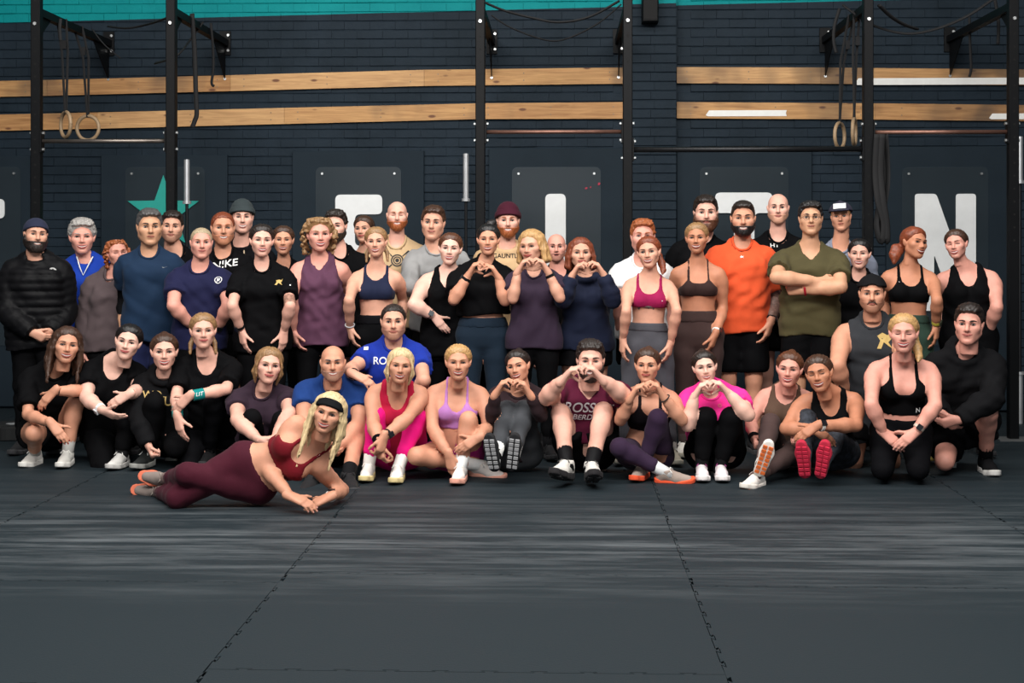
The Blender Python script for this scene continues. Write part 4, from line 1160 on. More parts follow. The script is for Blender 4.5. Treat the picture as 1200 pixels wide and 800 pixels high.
def build_body(p):
    pts = [p.P0, p.N, p.HB, *p.S, *p.E, *p.W, *p.h, *p.K, *p.A]
    g = Grid(*bbox(pts, .15), p.res)
    D = torso_field(g, p)
    for i in (0, 1):
        Da = arm_field(g, p, i); D = smin(D, Da, .006 + .055 * near(g, p.S[i], .15))
    L = [leg_field(g, p, i) for i in (0, 1)]
    for i in (0, 1):
        put(g, L[i], ('c', p.A[i] - p.fup[i] * .025, p.A[i] + p.toe[i] * .10 - p.fup[i] * .05, .030, .022), .02)
    for i in (0, 1): D = smin(D, L[i], .006 + .06 * near(g, p.h[i], .20))
    V, Q = net(g, D)
    VV = [V]; FF = Q.tolist(); MM = [0] * len(FF); n = len(V)
    hv, hf, hm = head_template(p.sex, p.mouth, p.eyes)
    VV.append((hv * p.hsc) @ p.HR.T + p.HC); FF += [tuple(i + n for i in f) for f in hf]; MM += hm; n += len(hv)
    for i in (0, 1):
        if p.hand[i] is None: continue
        v, q, nv, nf = hand_template(p.hand[i])
        s = p.hsz; Y = p.hdir[i]; Z = -p.palm[i]; Z = unit(Z - Y * (Z @ Y)); X = np.cross(Y, Z)
        if i == 0: X = -X
        T = np.stack([X, Y, Z], 1)
        VV.append((v * s) @ T.T + p.W[i]); VV.append((nv * s) @ T.T + p.W[i])
        q2 = q[:, ::-1] if i == 0 else q
        FF += (q2 + n).tolist(); MM += [0] * len(q2); n += len(v)
        FF += [tuple(k + n for k in f) for f in nf]; MM += [6] * len(nf); n += len(nv)
    V = np.concatenate(VV) - p.base
    me = bpy.data.meshes.new('person')
    F4 = [f for f in FF]
    lens = np.fromiter((len(f) for f in F4), np.int32, len(F4)); flat = np.fromiter((i for f in F4 for i in f), np.int32, int(lens.sum()))
    me.vertices.add(len(V)); me.vertices.foreach_set('co', V.astype(F32).ravel())
    me.loops.add(len(flat)); me.loops.foreach_set('vertex_index', flat)
    me.polygons.add(len(F4)); me.polygons.foreach_set('loop_start', np.concatenate([[0], np.cumsum(lens)[:-1]]).astype(np.int32))
    for mm in (skin_mat(p.skin), lip_mat(p.skin, p.sex == 'f'), M_TEETH, M_EYE, M_IRIS, hair_mat(p.browc), p.nailm): me.materials.append(mm)
    me.polygons.foreach_set('material_index', np.array(MM, np.int32))
    me.update(calc_edges=True)
    me.polygons.foreach_set('use_smooth', np.ones(len(F4), dtype=bool))
    p.obj = link('person', me); p.obj.location = p.base
    p.bodyV, p.bodyQ = VV[0], Q

def top(p, kind, rgb, name=None, ease=.012, sleeve=.55, hem=-.14, neck='crew', loose=.8, res=.0130, wr=.0045, mat_=None, puff=0, hood=False, fore=.97, under=None):
    pts = [p.P0 - p.U * .12, p.N + p.U * .06, *p.S]
    if sleeve: pts += list(p.E)
    if sleeve > 1: pts += list(p.W)
    g = Grid(*bbox(pts, .20), res * p.cr)
    D = torso_field(g, p, ease, loose, neck=False)
    if wr: D = D + noise3(g, p.seed, .10, wr) * (.4 + .6 * loose)
    if puff:
        sl = g.sl(g.lo, g.lo + g.n * g.h); u, v, w = tcoords(g, p, sl)
        D = D - puff * np.abs(np.sin(v * p.TL * math.pi / .058)) ** .6
    if sleeve:
        for i in (0, 1):
            e = g.full(); S, E, W = p.S[i], p.E[i], p.W[i]
            es = ease + (.003 if loose > .5 else .0) if sleeve < 1 else ease + (.004 if loose > .5 else 0)
            if sleeve < 1:
                flare = .010 * loose
                rr = (.050, .043) if p.sex == 'f' else (.061, .054)
                put(g, e, ('c', S + (p.N - S) * .12, S + (E - S) * .2, rr[0] * p.ga + ease, rr[0] * p.ga + es), .02)
                put(g, e, ('c', S + (E - S) * .12, S + (E - S) * (sleeve + .12), rr[0] * p.ga + es, rr[1] * p.ga + es + flare), .02)
                ax = unit(E - S); c = S + (E - S) * sleeve
                e = np.maximum(e, (g.X - F32(c[0])) * F32(ax[0]) + (g.Y - F32(c[1])) * F32(ax[1]) + (g.Z - F32(c[2])) * F32(ax[2]))
            else:
                for q in arm_prims(p, i, es): put(g, e, q, .02)
                ax = unit(W - E); c = E + (W - E) * fore
                pl = (g.X - F32(c[0])) * F32(ax[0]) + (g.Y - F32(c[1])) * F32(ax[1]) + (g.Z - F32(c[2])) * F32(ax[2])
                nr = near(g, c, .14) > 0
                e = np.where(nr, np.maximum(e, pl), e)
                if puff:
                    for (a, b) in ((S, E), (E, W)):
                        ln = np.linalg.norm(b - a); t = ((g.X - F32(a[0])) * F32((b - a)[0]) + (g.Y - F32(a[1])) * F32((b - a)[1]) + (g.Z - F32(a[2])) * F32((b - a)[2])) / F32(ln)
                        e = e - np.where((t > 0) & (t < ln), puff * .5 * np.abs(np.sin(t * math.pi / .058)) ** .6, puff * .2)
            if wr: e = e + noise3(g, p.seed + 3 + i, .07, wr * .8)
            D = smin(D, e.astype(F32), .006 + .03 * near(g, S, .16))
    if hem < -.03:
        for i in (0, 1):
            if unit(p.K[i] - p.h[i]) @ p.U > -.8: continue
            e = g.full()
            for q in leg_prims(p, i, ease + .006)[:2]: put(g, e, q, .02)
            D = smin(D, e, .05)
    sl = (slice(None),) * 3
    u, v, w = tcoords(g, p, sl)
    au = np.abs(u)
    rim = None
    if neck in ('crew', 'v', 'scoop') and not hood and kind != 'bra':
        ax = unit(p.HB - p.N); rn0 = .064 if p.sex == 'f' else .072; c0 = p.N - p.U * .012 - p.B * .018; rim = []
        e1 = unit(p.R - ax * (p.R @ ax)); e2 = np.cross(ax, e1)
        for th in np.linspace(0, 2 * math.pi, 29)[:-1]:
            b_ = c0 + (e1 * math.cos(th) + e2 * math.sin(th)) * rn0
            hs_ = np.linspace(.10, -.09, 96); P_ = b_[None] + hs_[:, None] * ax[None]
            ii = np.clip(((P_ - g.lo) / g.h), 0, np.array(D.shape) - 1.001); i0 = ii.astype(int); f_ = ii - i0
            val = 0
            for da in (0, 1):
                for db in (0, 1):
                    for dc_ in (0, 1):
                        w_ = (f_[:, 0] if da else 1 - f_[:, 0]) * (f_[:, 1] if db else 1 - f_[:, 1]) * (f_[:, 2] if dc_ else 1 - f_[:, 2])
                        val = val + w_ * D[i0[:, 0] + da, i0[:, 1] + db, i0[:, 2] + dc_]
            k_ = np.nonzero(val < 0)[0]
            rim.append(P_[k_[0]] if len(k_) else P_[60])
        rim = np.array(rim)
        for _ in range(2): rim = (rim + np.roll(rim, 1, 0) + np.roll(rim, -1, 0)) / 3
    D = np.maximum(D, (hem - v + (.02 * np.sin(u * 14 + p.seed)) * (loose > .3)) * p.TL)
    # neck opening
    nk = g.full(); rn = (.060 if p.sex == 'f' else .068) * (1 if neck != 'high' else .85)
    put(g, nk, ('c', p.N - p.U * .012 + (-p.B) * .018, p.HB + p.U * .05, rn, rn * 1.0), .005)
    sw = p.sw
    if neck != 'none': D = smax(D, -nk, .005)
    front = w < .02
    if neck == 'v': D = np.maximum(D, np.where(front, np.interp(v, [.80, .97, 1.1], [-.03, .058, .07]).astype(F32) - au, -1))
    if neck == 'scoop': D = np.maximum(D, np.where(front, np.interp(v, [.83, .87, .94, 1.1], [-.04, .030, .062, .075]).astype(F32) - au, -1))
    if kind == 'tank':
        aw = np.interp(v, [.60, .68, .80, .92, 1.05], [1.2 * sw, .98 * sw, .78 * sw, .70 * sw, .60 * sw]).astype(F32)
        if p.sex == 'm': aw = np.interp(v, [.60, .68, .80, .92, 1.05], [1.3 * sw, 1.02 * sw, .88 * sw, .84 * sw, .80 * sw]).astype(F32)
        D = np.maximum(D, au - aw)
        if neck == 'none':
            D = np.maximum(D, np.where(front, np.interp(v, [.74, .80, .90, 1.1], [-.05, .030, .058, .07]).astype(F32) - au, np.interp(v, [.80, .88, 1.1], [-.05, .04, .06]).astype(F32) - au))
        if neck == 'halter': D = np.maximum(D, np.interp(v, [.8, .9, 1.1], [-.05, .02, .05]).astype(F32) - au)
    if kind == 'bra':
        if p.bra in ('v', 'straight'): D = np.maximum(D, au - np.interp(v, [.58, .64, .72, .80, 1.05], [1.3 * sw, 1.0 * sw, .70 * sw, .080, .076]).astype(F32))
        v0 = p.v0 or {'v': .66, 'u': .69, 'high': .73, 'straight': .715}[p.bra]
        if p.bra in ('u', 'high'):
            D = np.maximum(D, au - np.interp(v, [.58, .64, .72, .82, 1.05], [1.3 * sw, 1.0 * sw, .78 * sw, .094, .088]).astype(F32))
            D = np.maximum(D, np.where(front, np.interp(v, [v0 - .01, v0 + .015, v0 + .06, v0 + .14, 1.1], [-.03, .032, .056, .068, .066]).astype(F32) - au, np.interp(v, [.74, .82, 1.1], [-.04, .06, .066]).astype(F32) - au))
        if p.bra == 'straight':
            D = np.maximum(D, np.where(front, np.interp(v, [v0 - .012, v0 + .004, v0 + .03, 1.1], [-.03, .050, .062, .058]).astype(F32) - au, -1))
        if p.bra == 'v': D = np.maximum(D, np.where(front, np.interp(v, [v0, v0 + .07, v0 + .14, 1.1], [-.025, .030, .055, .056]).astype(F32) - au, np.interp(v, [.74, .82, 1.1], [-.04, .045, .052]).astype(F32) - au))
    if hood:
        for a0 in range(12):
            t0, t1 = a0 * math.pi / 6, (a0 + 1) * math.pi / 6
            pt = lambda t: p.N + p.U * (.018 + .036 * math.cos(t)) + p.R * (.090 * math.sin(t)) * (1.05 if p.sex == 'm' else .95) + p.B * (.006 + .098 * math.cos(t))
            q = lambda t: .021 + .019 * (math.cos(t) * .5 + .5)
            put(g, D, ('c', pt(t0), pt(t1), q(t0), q(t1)), .012)
    m = mat_ or cloth(rgb)
    if rim is not None and neck == 'crew': p.rim = rim
    else: p.rim = None
    o = garment(p, name or {'bra': 'sports_bra', 'tank': 'tank_top', 'tee': 'tshirt', 'long': 'sweatshirt'}[kind], g, D, m)
    if p.rim is not None:
        R_ = [q - p.base for q in p.rim]; R_.append(R_[0])
        MB().tube(R_, .0085, 8, False).build('collar', m, o, True)
    return o
def bottom(p, kind, rgb, waist=None, ease=None, cut=None, name=None, mat_=None, res=.0170):
    ease = {'leggings': .0045, 'shorts': .016, 'trousers': .014, 'bikeshorts': .0045}[kind] if ease is None else ease
    waist = (.20 if ease < .01 else .06) if waist is None else waist
    pts = [p.P0 + p.U * .2, *p.h, *p.K] + (list(p.A) if kind in ('leggings', 'trousers') else [])
    g = Grid(*bbox(pts, .17), res * p.cr)
    D = torso_field(g, p, min(ease, .006), .0, neck=False)
    u, v, w = tcoords(g, p, (slice(None),) * 3)
    D = np.maximum(D, (v - waist) * p.TL)
    for i in (0, 1):
        e = leg_field(g, p, i, ease) if kind in ('leggings', 'trousers') else g.full()
        if kind in ('shorts', 'bikeshorts'):
            for q in leg_prims(p, i, ease)[:2]: put(g, e, q, .022)
        h, K, A = p.h[i], p.K[i], p.A[i]
        if kind in ('shorts', 'bikeshorts'):
            f = cut or .62; c = h + (K - h) * f; ax = unit(K - h); rng_ = np.linalg.norm(K - h)
            if kind == 'shorts': put(g, e, ('c', h + (K - h) * .2, c, .105 * p.gl, .098 * p.gl + .012), .03)
            pl = (g.X - F32(c[0])) * F32(ax[0]) + (g.Y - F32(c[1])) * F32(ax[1]) + (g.Z - F32(c[2])) * F32(ax[2])
            e = np.maximum(e, pl)
        else:
            f = cut or .88; c = K + (A - K) * f; ax = unit(A - K)
            pl = (g.X - F32(c[0])) * F32(ax[0]) + (g.Y - F32(c[1])) * F32(ax[1]) + (g.Z - F32(c[2])) * F32(ax[2])
            e = np.where(near(g, c, .20) > 0, np.maximum(e, pl), e)
        if kind in ('shorts', 'trousers'): e = e + noise3(g, p.seed + 11 + i, .11, .004)
        else: e = e + noise3(g, p.seed + 11 + i, .06, .0012)
        D = smin(D, e.astype(F32), .006 + .06 * near(g, h, .20))
    return garment(p, name or {'leggings': 'leggings', 'shorts': 'shorts', 'trousers': 'trousers', 'bikeshorts': 'shorts'}[kind], g, D, mat_ or cloth(rgb))
def waistband(p, gname, waist, h, rgb):
    g = Grid(*bbox([p.P0 + p.U * (waist - h) * p.TL, p.P0 + p.U * waist * p.TL], .23), .011)
    D = torso_field(g, p, .0085, 0, neck=False); u, v, w = tcoords(g, p, (slice(None),) * 3)
    D = np.maximum(np.maximum(D, (v - waist) * p.TL), (waist - h - v) * p.TL)
    o = link('waistband', new_mesh('waistband', *[(V - p.base) if i == 0 else V for i, V in enumerate(net(g, D))], True), cloth(rgb), p.gm[gname][2])
def sleeve_part(p, i, name, m, t0, t1, ease=.003, part='fore'):
    a, b = (p.E[i], p.W[i]) if part == 'fore' else (p.S[i], p.E[i])
    g = Grid(*bbox([a, b], .08), .0085); D = arm_field(g, p, i, ease)
    ax = unit(b - a); c0, c1 = a + (b - a) * t0, a + (b - a) * t1
    t = (g.X - F32(a[0])) * F32(ax[0]) + (g.Y - F32(a[1])) * F32(ax[1]) + (g.Z - F32(a[2])) * F32(ax[2])
    ln = np.linalg.norm(b - a)
    D = np.maximum(np.maximum(D, t - t1 * ln), t0 * ln - t)
    return garment(p, name, g, D, m)
def shoes(p, rgb, sole=(225, 222, 216), lace=None, sock=None, tread=None, only=None, sockh=.09):
    up, so, la, tr = shoe_meshes()
    for i in (0, 1):
        Y = -p.toe[i]; Z = unit(p.fup[i] - Y * (p.fup[i] @ Y)); X = np.cross(Y, Z)
        R = np.stack([X, Y, Z], 1); s = p.hsz * (.98 if p.sex == 'f' else 1.05)
        loc = p.A[i] - R @ v3(0, .02, .085) * s
        o = add_part(p, 'shoe', up, cloth(rgb, .7), R, loc, (s,) * 3)
        for nm, me, c in (('sole', so, sole), ('laces', la, lace or (235, 233, 228))) + ((('tread', tr, tread),) if tread else ()):
            q = bpy.data.objects.new(nm, me); COL.objects.link(q); q.parent = o
            mm = cloth(c, .75)
            if len(me.materials) == 0: me.materials.append(mm)
            q.material_slots[0].link = 'OBJECT'; q.material_slots[0].material = mm
        if sock:
            d = unit(p.K[i] - p.A[i])
            r0 = (.036 if p.sex == 'f' else .041) * p.gl
            mb = MB().tube([p.A[i] - d * .045 - p.base, p.A[i] + d * sockh * .4 - p.base, p.A[i] + d * sockh * .94 - p.base, p.A[i] + d * sockh - p.base], [r0 + .002, r0 + .004, r0 + .007, r0 + .004], 14)
            mb.build('sock', cloth(sock), p.obj, True)
def watch(p, i, rgb=(20, 20, 22), face=(30, 32, 36), d=.035):
    ax = unit(p.W[i] - p.E[i]); P = p.W[i] - ax * d; r = (.027 if p.sex == 'f' else .031) * p.ga
    o = ring_part(p, 'watch', P, ax, r, .022, cloth(rgb, .5))
    out = unit(-p.palm[i] - ax * (-p.palm[i] @ ax)); 
    if out[1] > .3: out = unit(np.cross(ax, np.cross(np.array((0, -1., .3)), ax)))
    X = np.cross(ax, out); R = np.stack([X, ax, out], 1)
    MB().box(P + out * (r + .006) - p.base, (.034, .036, .011), R).build('watch_face', mat('watch_glass_%d%d%d' % face, face, .2), o)
def cuff(p, i, rgb, w=.06, d=.04, name='wristband', r=None):
    ax = unit(p.W[i] - p.E[i]); return ring_part(p, name, p.W[i] - ax * d, ax, r or (.030 if p.sex == 'f' else .034) * p.ga, w, cloth(rgb), .006)
def decal(p, gname, text, px, py, size, m=M_WHITEPRINT, name='print', rotz=0.0, mirror=False, off=.004):
    V, Q, o = p.gm[gname] if gname != 'body' else (p.bodyV, p.bodyQ, p.obj)
    bvh = BVHTree.FromPolygons(V.tolist(), Q.tolist())
    P2, F = FONT[text]
    c = at(px, py, p.P0[1] * .4 + p.N[1] * .6)
    # step along the camera ray to the cloth, then lay the print flat against it
    d = Vector(unit(c - CAMP)); h = bvh.ray_cast(Vector(CAMP), d)
    if h[0] is None: print('decal missed', text, px, py); return
    c = np.array(h[0]); ca, sa = math.cos(rotz), math.sin(rotz)
    n = np.array(h[1]); n = n if n[1] < 0 else -n
    dirb = unit(p.B * .7 - n * .6)
    r = unit(p.R - dirb * (p.R @ dirb)); u = unit(np.cross(r, dirb)); 
    if u @ p.U < 0: u = -u
    out = []
    for x, y in P2:
        x, y = (x * ca - y * sa) * size, (x * sa + y * ca) * size
        q = c + r * x + u * y
        hh = bvh.ray_cast(Vector(q - dirb * .25), Vector(dirb))
        out.append((np.array(hh[0]) if hh[0] is not None else q) - dirb * off)
    me = new_mesh(name, np.array(out) - p.base, [tuple(f) for f in F])
    link(name, me, m, o if gname != 'body' else p.obj)
def hair(p, style, col, name='hair', sc=1.0):
    return add_part(p, name, hair_mesh(style, p.sex), hair_mat(col, style in ('lowbun', 'bun', 'topbun', 'pony', 'sidepony', 'lowpony', 'braids', 'short', 'quiff', 'fade')), p.HR, p.HC, tuple(p.hsc * sc))
def beard(p, style, col):
    if style == 'stubble':
        a, b = SKIN[p.skin], HAIRC[col]
        m = mat('stubble_%s_%s' % (p.skin, col), tuple(x * .72 + y * .28 for x, y in zip(a, b)), .6, var=.1, scale=60)
        return add_part(p, 'stubble', beard_mesh(style), m, p.HR, p.HC, tuple(p.hsc))
    return add_part(p, 'beard' if style != 'mous' else 'moustache', beard_mesh(style), hair_mat(col), p.HR, p.HC, tuple(p.hsc))
def hat(p, style, rgb, name, sc=1.02):
    return add_part(p, name, hat_mesh(style), cloth(rgb), p.HR, p.HC, tuple(p.hsc * sc))
def glasses(p):
    mb = MB(); sy = surf_y(p.sex)
    for s in (-1, 1):
        mb.tube([(s * .033 + .021 * math.cos(t), -.098, .004 + .016 * math.sin(t)) for t in np.linspace(0, 2 * math.pi, 17)], .0016, 5, False)
        mb.tube([(s * .054, -.097, .008), (s * .075, -.03, .006), (s * .078, .02, .004)], .0014, 5)
    mb.tube([(-.012, -.100, .008), (.012, -.100, .008)], .0014, 5)
    V = (np.array(mb.v) * p.hsc) @ p.HR.T + p.HC - p.base
    link('glasses', new_mesh('glasses', V, mb.f, True), mat('glasses_frame', (40, 36, 34), .3, .6), p.obj)

NP = [0]
def figure(label, sex, skin, H, P0, N, HC, yaw=0, pitch=0, roll=0, ty=0, gw=1.0, ga=1.0, gl=1.0, arms=(None, None), legs=(None, None), mouth='smile', eyes='open', hs=None, bust=1.0, bra='u', sw=1.0, browc='dark', nk=1.0, res=None, stance=.10, nails=None, troll=0.0, group=None, fw=1.05):
    p = Fig(); NP[0] += 1; p.seed = NP[0] * 7; p.sex = sex; p.skin = skin; p.H = H; p.mouth, p.eyes, p.bust, p.bra, p.browc, p.nk, p.res = mouth, eyes, bust, bra, browc, nk, res or (.0175 if P0[1] < 10.4 else .022); p.cr = 1.0 if P0[1] < 10.4 else 1.25
    p.bra, p.v0 = bra if isinstance(bra, tuple) else (bra, None)
    k = H / (1.66 if sex == 'f' else 1.78)
    p.gw, p.ga, p.gl = gw * k, ga * k, gl * k
    p.nailm = mat('nail_polish_%02x%02x%02x' % nails, nails, .3) if nails else M_NAIL
    p.P0, p.N, p.HC = P0, N, HC
    U = N - P0; p.TL = np.linalg.norm(U); p.U = U / p.TL
    fc = math.atan2(-N[0], N[1])
    a = fc * .5 + math.radians(ty)
    R = v3(math.cos(a), math.sin(a), math.tan(math.radians(troll))); R = unit(R - p.U * (R @ p.U)); p.R = R
    p.B = np.cross(p.U, R)
    if p.B[1] < 0 and abs(p.B[1]) > .5: p.B = -p.B
    a = fc + math.radians(yaw)
    p.HR = rot('Z', a) @ rot('Y', math.radians(roll)) @ rot('X', -math.radians(pitch))
    hs = hs or (.98 if sex == 'f' else 1.04); p.hsc = v3(hs * fw, hs, hs) if sex == 'm' else v3(hs * fw * 1.05, hs * 1.02, hs * .985)
    p.HB = HC + p.HR @ v3(0, .026, -.085) * hs
    p.sw = (.158 if sex == 'f' else .182) * k * sw
    p.S = [N - p.U * (.15 * p.TL) + R * (s * p.sw) + p.B * .012 for s in (-1, 1)]
    hw = (.088 if sex == 'f' else .085) * k
    p.h = [P0 + R * (s * hw) + p.U * .0 for s in (-1, 1)]
    La, Lf, Lt, Ls = .172 * H, .150 * H, .242 * H, .245 * H
    p.hsz = k * (.95 if sex == 'f' else 1.03)
    p.E, p.W, p.hand, p.hdir, p.palm = [0, 0], [0, 0], [0, 0], [0, 0], [0, 0]
    for i, s in ((0, -1), (1, 1)):
        A = arms[i]; o = {}
        if A is None:
            W = p.S[i] + R * (s * .055) + v3(0, -.03, -(La + Lf) * .985); E = two_bone(p.S[i], W, La, Lf, p.B * .7 + R * s)
            pose = 'relax'
        else:
            ex, ey, wx, wy, dw, pose = A[:6]; o = A[6] if len(A) > 6 else {}
            W = at(wx, wy, p.S[i][1] + dw)
            E = ray_fit(ex, ey, p.S[i], La, W, Lf, o.get('pref', 0)) if ex is not None else two_bone(p.S[i], W, La, Lf, o.get('pole', (s, .3, -1)))
        p.E[i], p.W[i] = E, W
        d = unit(W - E); inward = -R * s
        palm = {'relax': inward + p.B * .5, 'fist': inward, 'flat': inward, 'lap': v3(0, .45, -.9), 'clasp': inward * .6 + p.B, 'heart': inward}.get(pose)
        if pose == 'heart':
            q = math.radians(o.get('ang', 60)); d = unit(-R * s * math.cos(q) + v3(0, -.12, 0) + v3(0, 0, 1) * math.sin(q)); palm = -R * s * math.sin(q) * 1.0 - v3(0, 0, 1) * math.cos(q) * 1.0; palm = palm
        if 'dir' in o: d = unit(o['dir'])
        elif 'tip' in o: d = unit(at(o['tip'][0], o['tip'][1], W[1] + o['tip'][2]) - W)
        if 'palm' in o: palm = v3(*o['palm'])
        p.hand[i], p.hdir[i], p.palm[i] = pose if pose != 'none' else None, d, unit(palm if palm is not None else inward)
        la, lf = np.linalg.norm(E - p.S[i]), np.linalg.norm(W - E)
        if not (.72 < la / La < 1.22 and .72 < lf / Lf < 1.22): print('ARM', i, '%.2f %.2f' % (la / La, lf / Lf), label[:40])
    p.K, p.A, p.toe, p.fup = [0, 0], [0, 0], [0, 0], [0, 0]
    for i, s in ((0, -1), (1, 1)):
        A_ = legs[i]; o = {}
        if A_ is None:
            A = v3(p.h[i][0] + s * (stance - hw), p.h[i][1] + .02, .085); K = two_bone(p.h[i], A, Lt, Ls, v3(0, -1, 0)); 
            zs = (p.h[i][2] - .085); K = p.h[i] + (A - p.h[i]) * (Lt / (Lt + Ls)) + v3(0, -.015, 0)
        else:
            kx, ky, ax, ay, am = A_[:5]; o = A_[5] if len(A_) > 5 else {}
            A = (atz(ax, ay, .085) if am == 'F' else at(ax, ay, am))
            K = ray_fit(kx, ky, p.h[i], Lt, A, Ls, o.get('pref', 1)) if kx is not None else two_bone(p.h[i], A, Lt, Ls, o.get('pole', (0, -1, .3)))
        p.K[i], p.A[i] = K, A
        lt, ls = np.linalg.norm(K - p.h[i]), np.linalg.norm(A - K)
        if not (.75 < lt / Lt < 1.22 and .75 < ls / Ls < 1.22): print('LEG', i, '%.2f %.2f' % (lt / Lt, ls / Ls), label[:40])
        toe = unit(o.get('toe', (s * .25 + fc * .5, -1, 0))); p.toe[i] = toe
        up = v3(*o['up']) if 'up' in o else (v3(0, 0, 1) if abs(toe[2]) < .25 else unit(K - A)); p.fup[i] = unit(up - toe * (up @ toe))
    if not (.85 < p.TL / (.305 * H) < 1.18): print('TORSO %.2f' % (p.TL / (.305 * H)), label[:40])
    p.base = v3(P0[0], P0[1], 0.0)
    p.gm = {}
    build_body(p)
    tag(p.obj, label, 'person', group)
    return p
def stand(label, sex, skin, Y, hx, top_, chin, bx=None, hipx=None, Hadj=0, dyn=0.0, **k):
    hz = at(hx, (top_ + chin) / 2, Y - dyn); crown = at(hx, top_, Y - dyn)[2]
    H = crown - .006 + Hadj
    bx = hx if bx is None else bx; hipx = bx if hipx is None else hipx
    N = at(bx, HOR, Y - dyn * .7); N[2] = .822 * H; N[1] += .0
    P0 = at(hipx, HOR, Y); P0[2] = .525 * H
    HC = hz.copy(); HC[1] -= .035
    k.setdefault('hs', float(np.clip((at(hx, top_, Y)[2] - at(hx, chin, Y)[2]) / .240, .86, 1.06)))
    return figure(label, sex, skin, H, P0, N, HC, **k)
def sit(label, sex, skin, H, pel, nk_, head, **k):
    """pel = (px, z, Y); nk_ = (px, py, Y); head = (px, top, chin, Y)"""
    P0 = at(pel[0], HOR, pel[2]); P0[2] = pel[1]
    N = at(*nk_); HC = at(head[0], (head[1] + head[2]) / 2, head[3])
    k.setdefault('hs', float(np.clip((at(head[0], head[1], head[3])[2] - at(head[0], head[2], head[3])[2]) / .240, .86, 1.06)))
    return figure(label, sex, skin, H, P0, N, HC, **k)
# ------------------------------------------------------------------ the group
BLK = (9, 9, 11); BLK2 = (13, 13, 16)
NAVY = (20, 24, 40)
def dark_shoes(p): shoes(p, (30, 30, 32), (60, 60, 62), lace=(40, 40, 42), sock=(24, 24, 26))
HEARTG = dict(ang=48)
# ---- standing, from the left edge
p = stand('bearded man in a black puffer jacket and navy headband, hands clasped', 'm', 'light', 10.25, 44, 257, 294, bx=43, yaw=10, roll=4, mouth='teeth', eyes='smile', gw=1.0,
          arms=((9, 366, 38, 390, -.16, 'clasp', dict(tip=(54, 397, .0))), (78, 366, 57, 389, -.17, 'clasp', dict(tip=(44, 400, .0)))))
hair(p, 'buzz', 'dark'); beard(p, 'full', 'dark'); hat(p, 'widehead', (38, 42, 62), 'headband')
top(p, 'long', BLK, 'puffer_jacket', ease=.026, sleeve=2, hem=-.26, puff=.013, hood=True, wr=.003, mat_=cloth((17, 17, 19), .45, 'puffer_nylon', 0))
decal(p, 'puffer_jacket', '#arcs', 62, 316, .045, rotz=0); bottom(p, 'trousers', BLK); dark_shoes(p)

p = stand('grey haired woman in a bright blue quarter-zip top', 'f', 'pink', 10.8, 98, 258, 299, bx=101, mouth='teeth', eyes='smile', browc='grey', sw=1.12, gw=1.02)
hair(p, 'lowbun', 'grey', sc=1.04); hair_o = add_part(p, 'hair_curls', hair_mesh('messy', 'f'), hair_mat('grey'), p.HR, p.HC, tuple(p.hsc * 1.05))
top(p, 'long', (21, 56, 152), 'quarter_zip_top', sleeve=2, hem=-.20, neck='high', ease=.014)
decal(p, 'quarter_zip_top', '#tick', 84.5, 323, .018); bottom(p, 'trousers', BLK); dark_shoes(p)
zp = MB().tube([p.N + p.R * q[0] + p.U * q[1] - p.B * q[2] - p.base for q in ((-.06, .03, .062), (-.028, -.05, .118), (0, -.11, .135), (.028, -.05, .118), (.06, .03, .062))], .0045, 6)
zp.build('zip', M_WHITEPRINT, p.gm['quarter_zip_top'][2])

p = stand('red curly haired woman laughing in a taupe sweatshirt', 'f', 'pink', 10.55, 139, 280, 313, bx=131, yaw=15, roll=-6, mouth='teeth', eyes='closed', browc='ginger')
hair(p, 'curly', 'ginger', sc=.88); top(p, 'long', (82, 70, 72), 'sweatshirt', sleeve=2, hem=-.22, ease=.024, wr=.006); bottom(p, 'trousers', BLK); dark_shoes(p)

p = stand('greying man in a dark navy teal tee with a black arm sleeve', 'm', 'asian', 10.3, 177, 246, 288, bx=175, yaw=4, mouth='flat', gw=.98, browc='black',
          arms=((146, 352, 144, 384, -.02, 'relax'), None))
hair(p, 'quiff', 'salt'); top(p, 'tee', (22, 42, 66), ease=.014, hem=-.22, sleeve=.62); sleeve_part(p, 0, 'arm_sleeve', cloth((15, 15, 17)), .35, 1.12, .004, 'upper'); sleeve_part(p, 0, 'arm_sleeve', cloth((15, 15, 17)), -.12, .25, .004)
decal(p, 'tshirt', '#tick', 193, 313, .017, mat('grey_print', (120, 124, 128), .6)); bottom(p, 'trousers', (26, 32, 66)); dark_shoes(p)

p = stand('dark haired man in a black tee with a small white logo, behind the navy tees', 'm', 'light', 10.85, 203, 249, 284, bx=207, yaw=-4, roll=3, mouth='flat')
hair(p, 'short', 'dark'); beard(p, 'stubble', 'brown'); top(p, 'tee', BLK); decal(p, 'tshirt', '#shark', 215, 299, .035); bottom(p, 'shorts', BLK); dark_shoes(p)

p = stand('balding man in a navy tee with a round white chest emblem', 'm', 'pink', 10.15, 237.5, 267, 303, bx=234, yaw=3, mouth='smile', gw=1.05, ga=1.08, browc='sandy',
          arms=((203, 358, 226, 383, -.10, 'clasp', dict(tip=(240, 393, -.01))), (268, 358, 254, 386, -.10, 'clasp', dict(tip=(240, 396, -.0)))))
hair(p, 'buzz', 'ash'); top(p, 'tee', (24, 26, 58), ease=.014, sleeve=.62, hem=-.2); decal(p, 'tshirt', '#ring', 256, 328, .055); decal(p, 'tshirt', '#lion', 256, 328, .028); watch(p, 1); bottom(p, 'shorts', BLK); dark_shoes(p)

